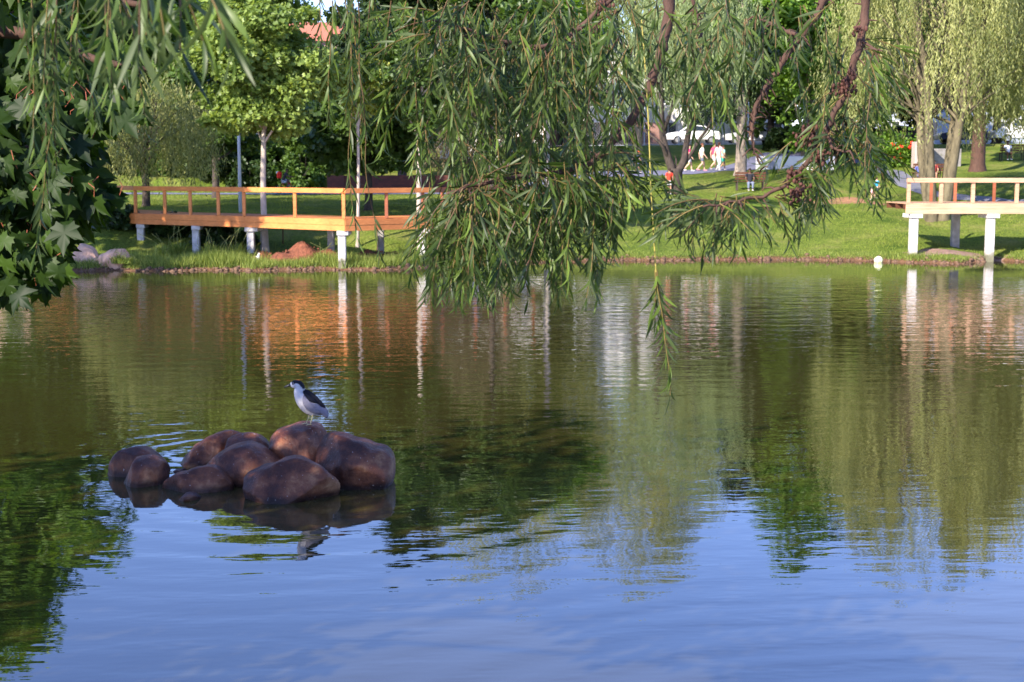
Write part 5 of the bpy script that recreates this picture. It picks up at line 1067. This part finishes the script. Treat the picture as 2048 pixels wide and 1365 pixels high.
# the crown above and to the left, out of the picture but casting its shade
nc = 46; dd = unit(rng.normal(0,1,(nc,3))); cc = np.array([-.2,.4,5.2]) + dd*np.array([5.2,4.6,3.6])*rng.uniform(.35,1,(nc,1)); k = rng.integers(0,nc,4300)
oo = cc[k]+rng.normal(0,.5,(4300,3))
w_ = oo+mo; pxx = 1024+F*w_[:,0]/np.maximum(w_[:,1],.5); top = 3.6+ w_[:,1]*.128; keep = (w_[:,1] > 1.5) & ~((w_[:,2] < top+.1) & (pxx > -120)) & (oo[:,2] > .8) & (w_[:,0] < -.35*w_[:,1]+3.0); oo = oo[keep]
for q in oo: O.append(q); D.append(list(rng.normal(0,.6,3)+[0,0,-.4])); U.append([rng.normal(0,.5),rng.normal(0,.5),1]); W_.append(0); Vv.append(rng.random()); Sc.append(.24)
O, D, U = np.array(O), np.array(D), np.array(U)
many('foliage', MT, np.array(W_), frames(D, up=unit(U)), O, np.array(Sc), np.array(Vv), LM['nearm'], mroot)
# petioles
b = MB(); kk = rng.permutation(620)[:200]
for i in kk: q = O[i]; b.tube([q, q+[rng.normal(0,.01),rng.normal(0,.01),.03], q+[rng.normal(0,.02),rng.normal(0,.02),.06]], .0013, 4, cap=False)
b.build('leaf_stems', solid('red_petiole',(.35,.10,.05),.6,.2), mroot)['kind'] = 'stuff'
# limbs carrying the hidden part of the crown
b = MB(); limbs(b, tk[12], [c for c in cc[:9]], .09, kids=1); limbs(b, tk[16], [c for c in cc[9:16]], .06, kids=1); b.build('limb', M_BK, mroot, smooth=True)

# ---- willow
WX, WY = 5.6, 4.0; wz = hz(WX, WY); wroot = empty('near_willow', (WX,WY,wz), 'willow overhanging the picture with brown branches and hanging narrow leaves', 'willow tree'); wo = np.array([WX,WY,wz])
b = MB(); wt = crom([[0,0,-.2],[.05,0,1.2],[-.1,.1,2.6],[-.5,.1,4.0],[-1.2,0,5.4],[-2.2,-.1,6.4]], 5); b.tube(wt, .34*np.linspace(1,.3,len(wt)), 14); b.build('trunk', M_BKD, wroot, smooth=True)
BR = {}
def branch(key, pts, r0, r1, join=None, mat=M_BKB):
    P = np.array([at(x,y,d) for x,y,d in pts]) - wo
    if join is not None: j = wt[min(join, len(wt)-1)]; e0 = unit(P[0]-P[1]); P = np.vstack([j, (j+P[0])/2 + [0,0,.9], P[0]+e0*.45+[.05,0,.12], P])
    P = crom(P, 6); P[6:-1] += rng.normal(0,.0025,(len(P)-7,3)); nj = 18 if join is not None else 0
    r = np.concatenate([np.linspace(r0*2.2, r0, nj), np.linspace(r0, r1, len(P)-nj)]); r = r*(1+.10*np.sin(np.arange(len(P))*2.1+len(P)))
    b = MB(); b.tube(P, r, 9)
    for _ in range(len(P)//2):         # spurs
        i = rng.integers(nj, len(P)); a = unit(rng.normal(0,1,3)+[0,0,-.3]); b.tube([P[i], P[i]+a*.018, P[i]+a*.04+[0,0,-.01]], [.0035,.003,.0015], 5, cap=False)
    b.build('branch', mat, wroot, smooth=True); BR[key] = P[nj:]
branch('a', [(1352,-90,4.9),(1338,20,4.9),(1322,110,4.85),(1302,165,4.8),(1274,222,4.75),(1228,283,4.7),(1182,324,4.65),(1130,345,4.6),(1050,352,4.5),(960,368,4.4),(895,388,4.3)], .021, .004, 22)
branch('b', [(1665,-70,4.7),(1642,15,4.7),(1602,72,4.7),(1562,130,4.7),(1532,178,4.68),(1512,215,4.66),(1504,262,4.64),(1508,300,4.62),(1524,338,4.6)], .014, .003, 18)
branch('c', [(1602,72,4.7),(1570,62,4.75),(1540,45,4.8),(1505,34,4.85)], .008, .003)
branch('d', [(1742,-70,4.5),(1726,60,4.5),(1708,125,4.5),(1688,185,4.5),(1655,258,4.5),(1618,318,4.5),(1590,352,4.5),(1545,385,4.48),(1480,402,4.45),(1405,414,4.4)], .0145, .0035, 15)
branch('e', [(1655,262,4.5),(1662,288,4.45),(1676,302,4.42),(1697,304,4.4)], .006, .003)
branch('f', [(1300,-90,5.0),(1190,30,5.0),(1100,92,4.95),(1028,90,4.9),(985,76,4.85),(940,62,4.8),(900,48,4.75),(866,40,4.7)], .0105, .0035, 24)
branch('g', [(1378,-60,5.1),(1392,30,5.1),(1408,85,5.05)], .008, .003, 20)
branch('h', [(1528,175,4.7),(1505,240,4.75),(1490,262,4.8)], .006, .002)
branch('i', [(1720,80,4.5),(1745,95,4.45),(1765,102,4.4)], .005, .002)
branch('j', [(760,-120,4.3),(400,-260,3.4),(60,-300,3.0),(-150,-250,3.0)], .02, .008, 26)
def wleaf(bend, fold=.22, w=.058):
    ts = [0,.18,.42,.68,1.0]; ws = [.15,.8,1,.72,0]; V = []; 
    for t, k in zip(ts, ws):
        z = -bend*t*t; y = t*(1-.25*bend*t)
        if k == 0: V.append([0,y,z])
        else: V += [[-w*k,y,z+fold*w*k],[0,y,z],[w*k,y,z+fold*w*k]]
    Fc = []
    for s_ in range(3): a=s_*3; Fc += [[a,a+1,a+4,a+3],[a+1,a+2,a+5,a+4]]
    Fc += [[9,10,12],[10,11,12]]; return np.array(V), [f[::-1] for f in Fc]
WT = [wleaf(.05), wleaf(.3), wleaf(.65), wleaf(.2,.3,.046)]
LO, LD, LU, LWh, LS, LV = [], [], [], [], [], []; twigs = MB()
def shoot(p0, dir0, ln, leaf, droop=1.0, spacing=None, dens=1.0, tv=None, r=.0022, bare=0.0, curl=1.0):
    st = spacing or leaf*.16; n_ = max(4, int(ln/st)); p = np.array(p0, float); d = unit(dir0); P = [p.copy()]; tv = rng.random()*.5 if tv is None else tv
    for i in range(n_):
        d = unit(d + np.array([rng.normal(0,.035), rng.normal(0,.035), -.16*droop*st/.02*.5])); p = p + d*st; P.append(p.copy())
        if i < bare*n_ or rng.random() > dens: continue
        t = i/n_; a = i*2.4+rng.normal(0,.5); side = unit(np.cross(d, [math.cos(a), math.sin(a), .3])); sp_ = rng.uniform(.45,.95)*(1-.45*t)
        LO.append(p.copy()); LD.append(unit(d*1.0 + side*sp_ + np.array([0,0,-.22]))); LU.append(side*-.6+np.array([rng.normal(0,.3),rng.normal(0,.3),.7])); LWh.append(rng.integers(0,4)); LS.append(leaf*rng.uniform(.7,1.15)*(1 if t < .8 else .75)); LV.append(min(1,(tv+rng.random()*.5)**1.7*1.15))
    P = np.array(P); P = P[::2] if len(P) > 8 else P; twigs.tube(P, r*np.linspace(1,.45,len(P)), 4, cap=False, val=tv*.5)
def spray(x, y, n_, sx_, sy_, ang, sd, lpx, d=4.6, leaf=.084, droop=1.0, dd=.35, dens=1.0, curl=1):
    for _ in range(n_):
        dp = d + rng.uniform(-dd, dd); p = at(x+rng.normal(0,sx_), y+rng.normal(0,sy_), dp)-wo; a = math.radians(ang+rng.normal(0,sd))
        shoot(p, [math.sin(a), rng.normal(0,.35), -math.cos(a)], lpx*rng.uniform(.6,1.25)/F*dp, leaf, droop, dens=dens)
for a in [(870,55,10,14,14,-75,34,150),(935,66,11,20,14,-25,50,175),(1005,88,12,20,14,-5,50,160),(830,150,4,30,35,-25,30,150),(895,250,8,35,50,-5,30,155),(960,170,18,50,70,0,40,165),(1050,150,22,55,80,0,40,165),(1140,110,22,55,80,0,35,170),(1215,120,14,40,70,5,30,140),(1120,10,22,130,25,0,40,140),(1385,90,20,45,55,0,35,120),(1455,60,14,40,45,10,30,120),(1335,160,5,30,30,0,20,80),(1180,335,18,45,12,15,60,110),(1085,358,34,50,16,0,60,130),(985,378,34,45,16,-8,50,150),(925,395,26,20,16,-12,28,180),(965,445,24,42,28,-3,24,125),(1040,440,14,45,28,0,28,110),(1150,440,10,35,25,0,25,95),(1110,365,4,7,8,0,5,225),(1190,400,4,7,8,3,5,185),(1232,385,5,14,14,0,10,110),(1250,345,9,26,24,10,40,110),
          (1400,410,11,14,6,-75,42,105),(1450,405,12,18,7,-20,60,105),(1500,400,10,18,7,0,50,105),(1545,388,7,14,6,60,60,85),(1605,345,10,18,22,0,30,105),(1690,270,34,34,34,15,50,105),(1735,110,11,14,32,50,22,100),(1665,70,6,14,30,-10,25,115),(1735,205,6,14,30,30,30,105),(1545,20,8,45,20,0,25,90),(1470,10,10,60,14,0,25,120),(1640,190,5,20,20,-30,40,80),
          (655,-15,6,28,14,6,9,215),(735,0,3,20,14,0,15,110),(820,5,5,30,14,-5,20,90),(930,0,12,60,18,0,35,110)]:
    spray(*a)
spray(1000,420,14,55,30,-5,25,140,d=5.2); spray(1120,330,16,80,40,0,30,150,d=5.3); spray(1080,120,16,90,60,0,25,170,d=5.3); spray(1180, 30, 10, 70, 20, 0, 25, 260, d=5.4); spray(940, 200, 10, 60, 50, 0, 15, 230, d=5.4); spray(1060, 230, 16, 70, 50, 0, 15, 220, d=5.4); spray(1010,430,12,60,20,0,20,150,d=4.2)
for px in (700, 716, 690): spray(px, -25, 1, 3, 3, 2, 1, 480, d=4.4, dens=.55)
# nearer, sunlit strands in the upper left corner
for a in [(60,-10,4,45,10,4,7,300,3.4,.095),(112,20,3,12,10,0,3,470,4.0,.10),(215,-30,3,14,8,0,10,200,2.7,.10),(290,-40,4,22,8,6,12,190,2.4,.10),(355,-50,4,20,8,10,14,170,2.2,.10),(150,-30,5,60,10,0,10,190,3.4,.095),(240,-20,3,20,10,5,8,240,3.8,.095)]:
    spray(*a[:8], d=a[8], leaf=a[9], dd=.15)
# the long single strand that reaches down over the pond
P = crom(np.array([at(x,y,4.5) for x,y in [(1283,40),(1290,130),(1297,250),(1302,380),(1308,480),(1312,545)]])-wo, 8); twigs.tube(P, np.linspace(.0018,.0024,len(P)), 6, val=.8)
for px, ln in ((1312,262),(1314,190),(1310,110)):
    shoot(at(px,540,4.5)-wo, [.10,0,-1], ln/F*4.5, .105, .2, dens=.8, tv=.45)
# canopy out of the picture, above: shades the near leaves
for _ in range(70):
    X_ = rng.uniform(-1.5,3.2); Y_ = rng.uniform(2.8,6.2); top = 3.6+Y_*.128; p = np.array([X_,Y_,top+rng.uniform(.75,2.2)])-wo; shoot(p, [rng.normal(0,.5),rng.normal(0,.5),-1], .55, .12, 1, spacing=.03)
twigs.build('twigs', leafmat('twig_bark', (.085,.045,.025), (.42,.36,.08), .0, .6, .3), wroot, val=True)['kind'] = 'stuff'
many('foliage', WT, np.array(LWh), frames(np.array(LD), up=unit(np.array(LU))), np.array(LO), np.array(LS), np.array(LV), LM['nearw'], wroot)
M_SEED = solid('dry_seed_husk', (.075,.028,.020), .8, .5, 60)
for px, py, d, rr_, nn in [(1690,172,4.48,30,60),(1622,268,4.45,32,60),(1640,312,4.45,20,34),(1598,385,4.45,24,44),(1208,14,4.9,22,36),(1590,350,4.48,16,26),(1716,60,4.45,14,20),(1190,60,4.9,14,20)]:
    c = at(px,py,d)-wo; b = MB()
    for _ in range(nn):
        o_ = unit(rng.normal(0,1,3))*rr_/F*d*rng.uniform(.15,1.15); s_ = rng.uniform(.0032,.0062); b.tube([c+o_*.35, c+o_], .0009, 4, cap=False); b.ball(c+o_, [s_,s_,s_*rng.uniform(1,1.7)], 7, 5)
    b.build('seed_cluster', M_SEED, wroot, smooth=True)
# ---- two trees on the left shore, outside the picture, that shade the stones and the left bank
broad('bank_tree', 0, 44, 14.0, 4.0, 3.7, .28, .30, 9000, LM['mid'], M_BKD, 'bank tree outside the left edge shading the left end of the boardwalk', x=-22.6, clumps=60)
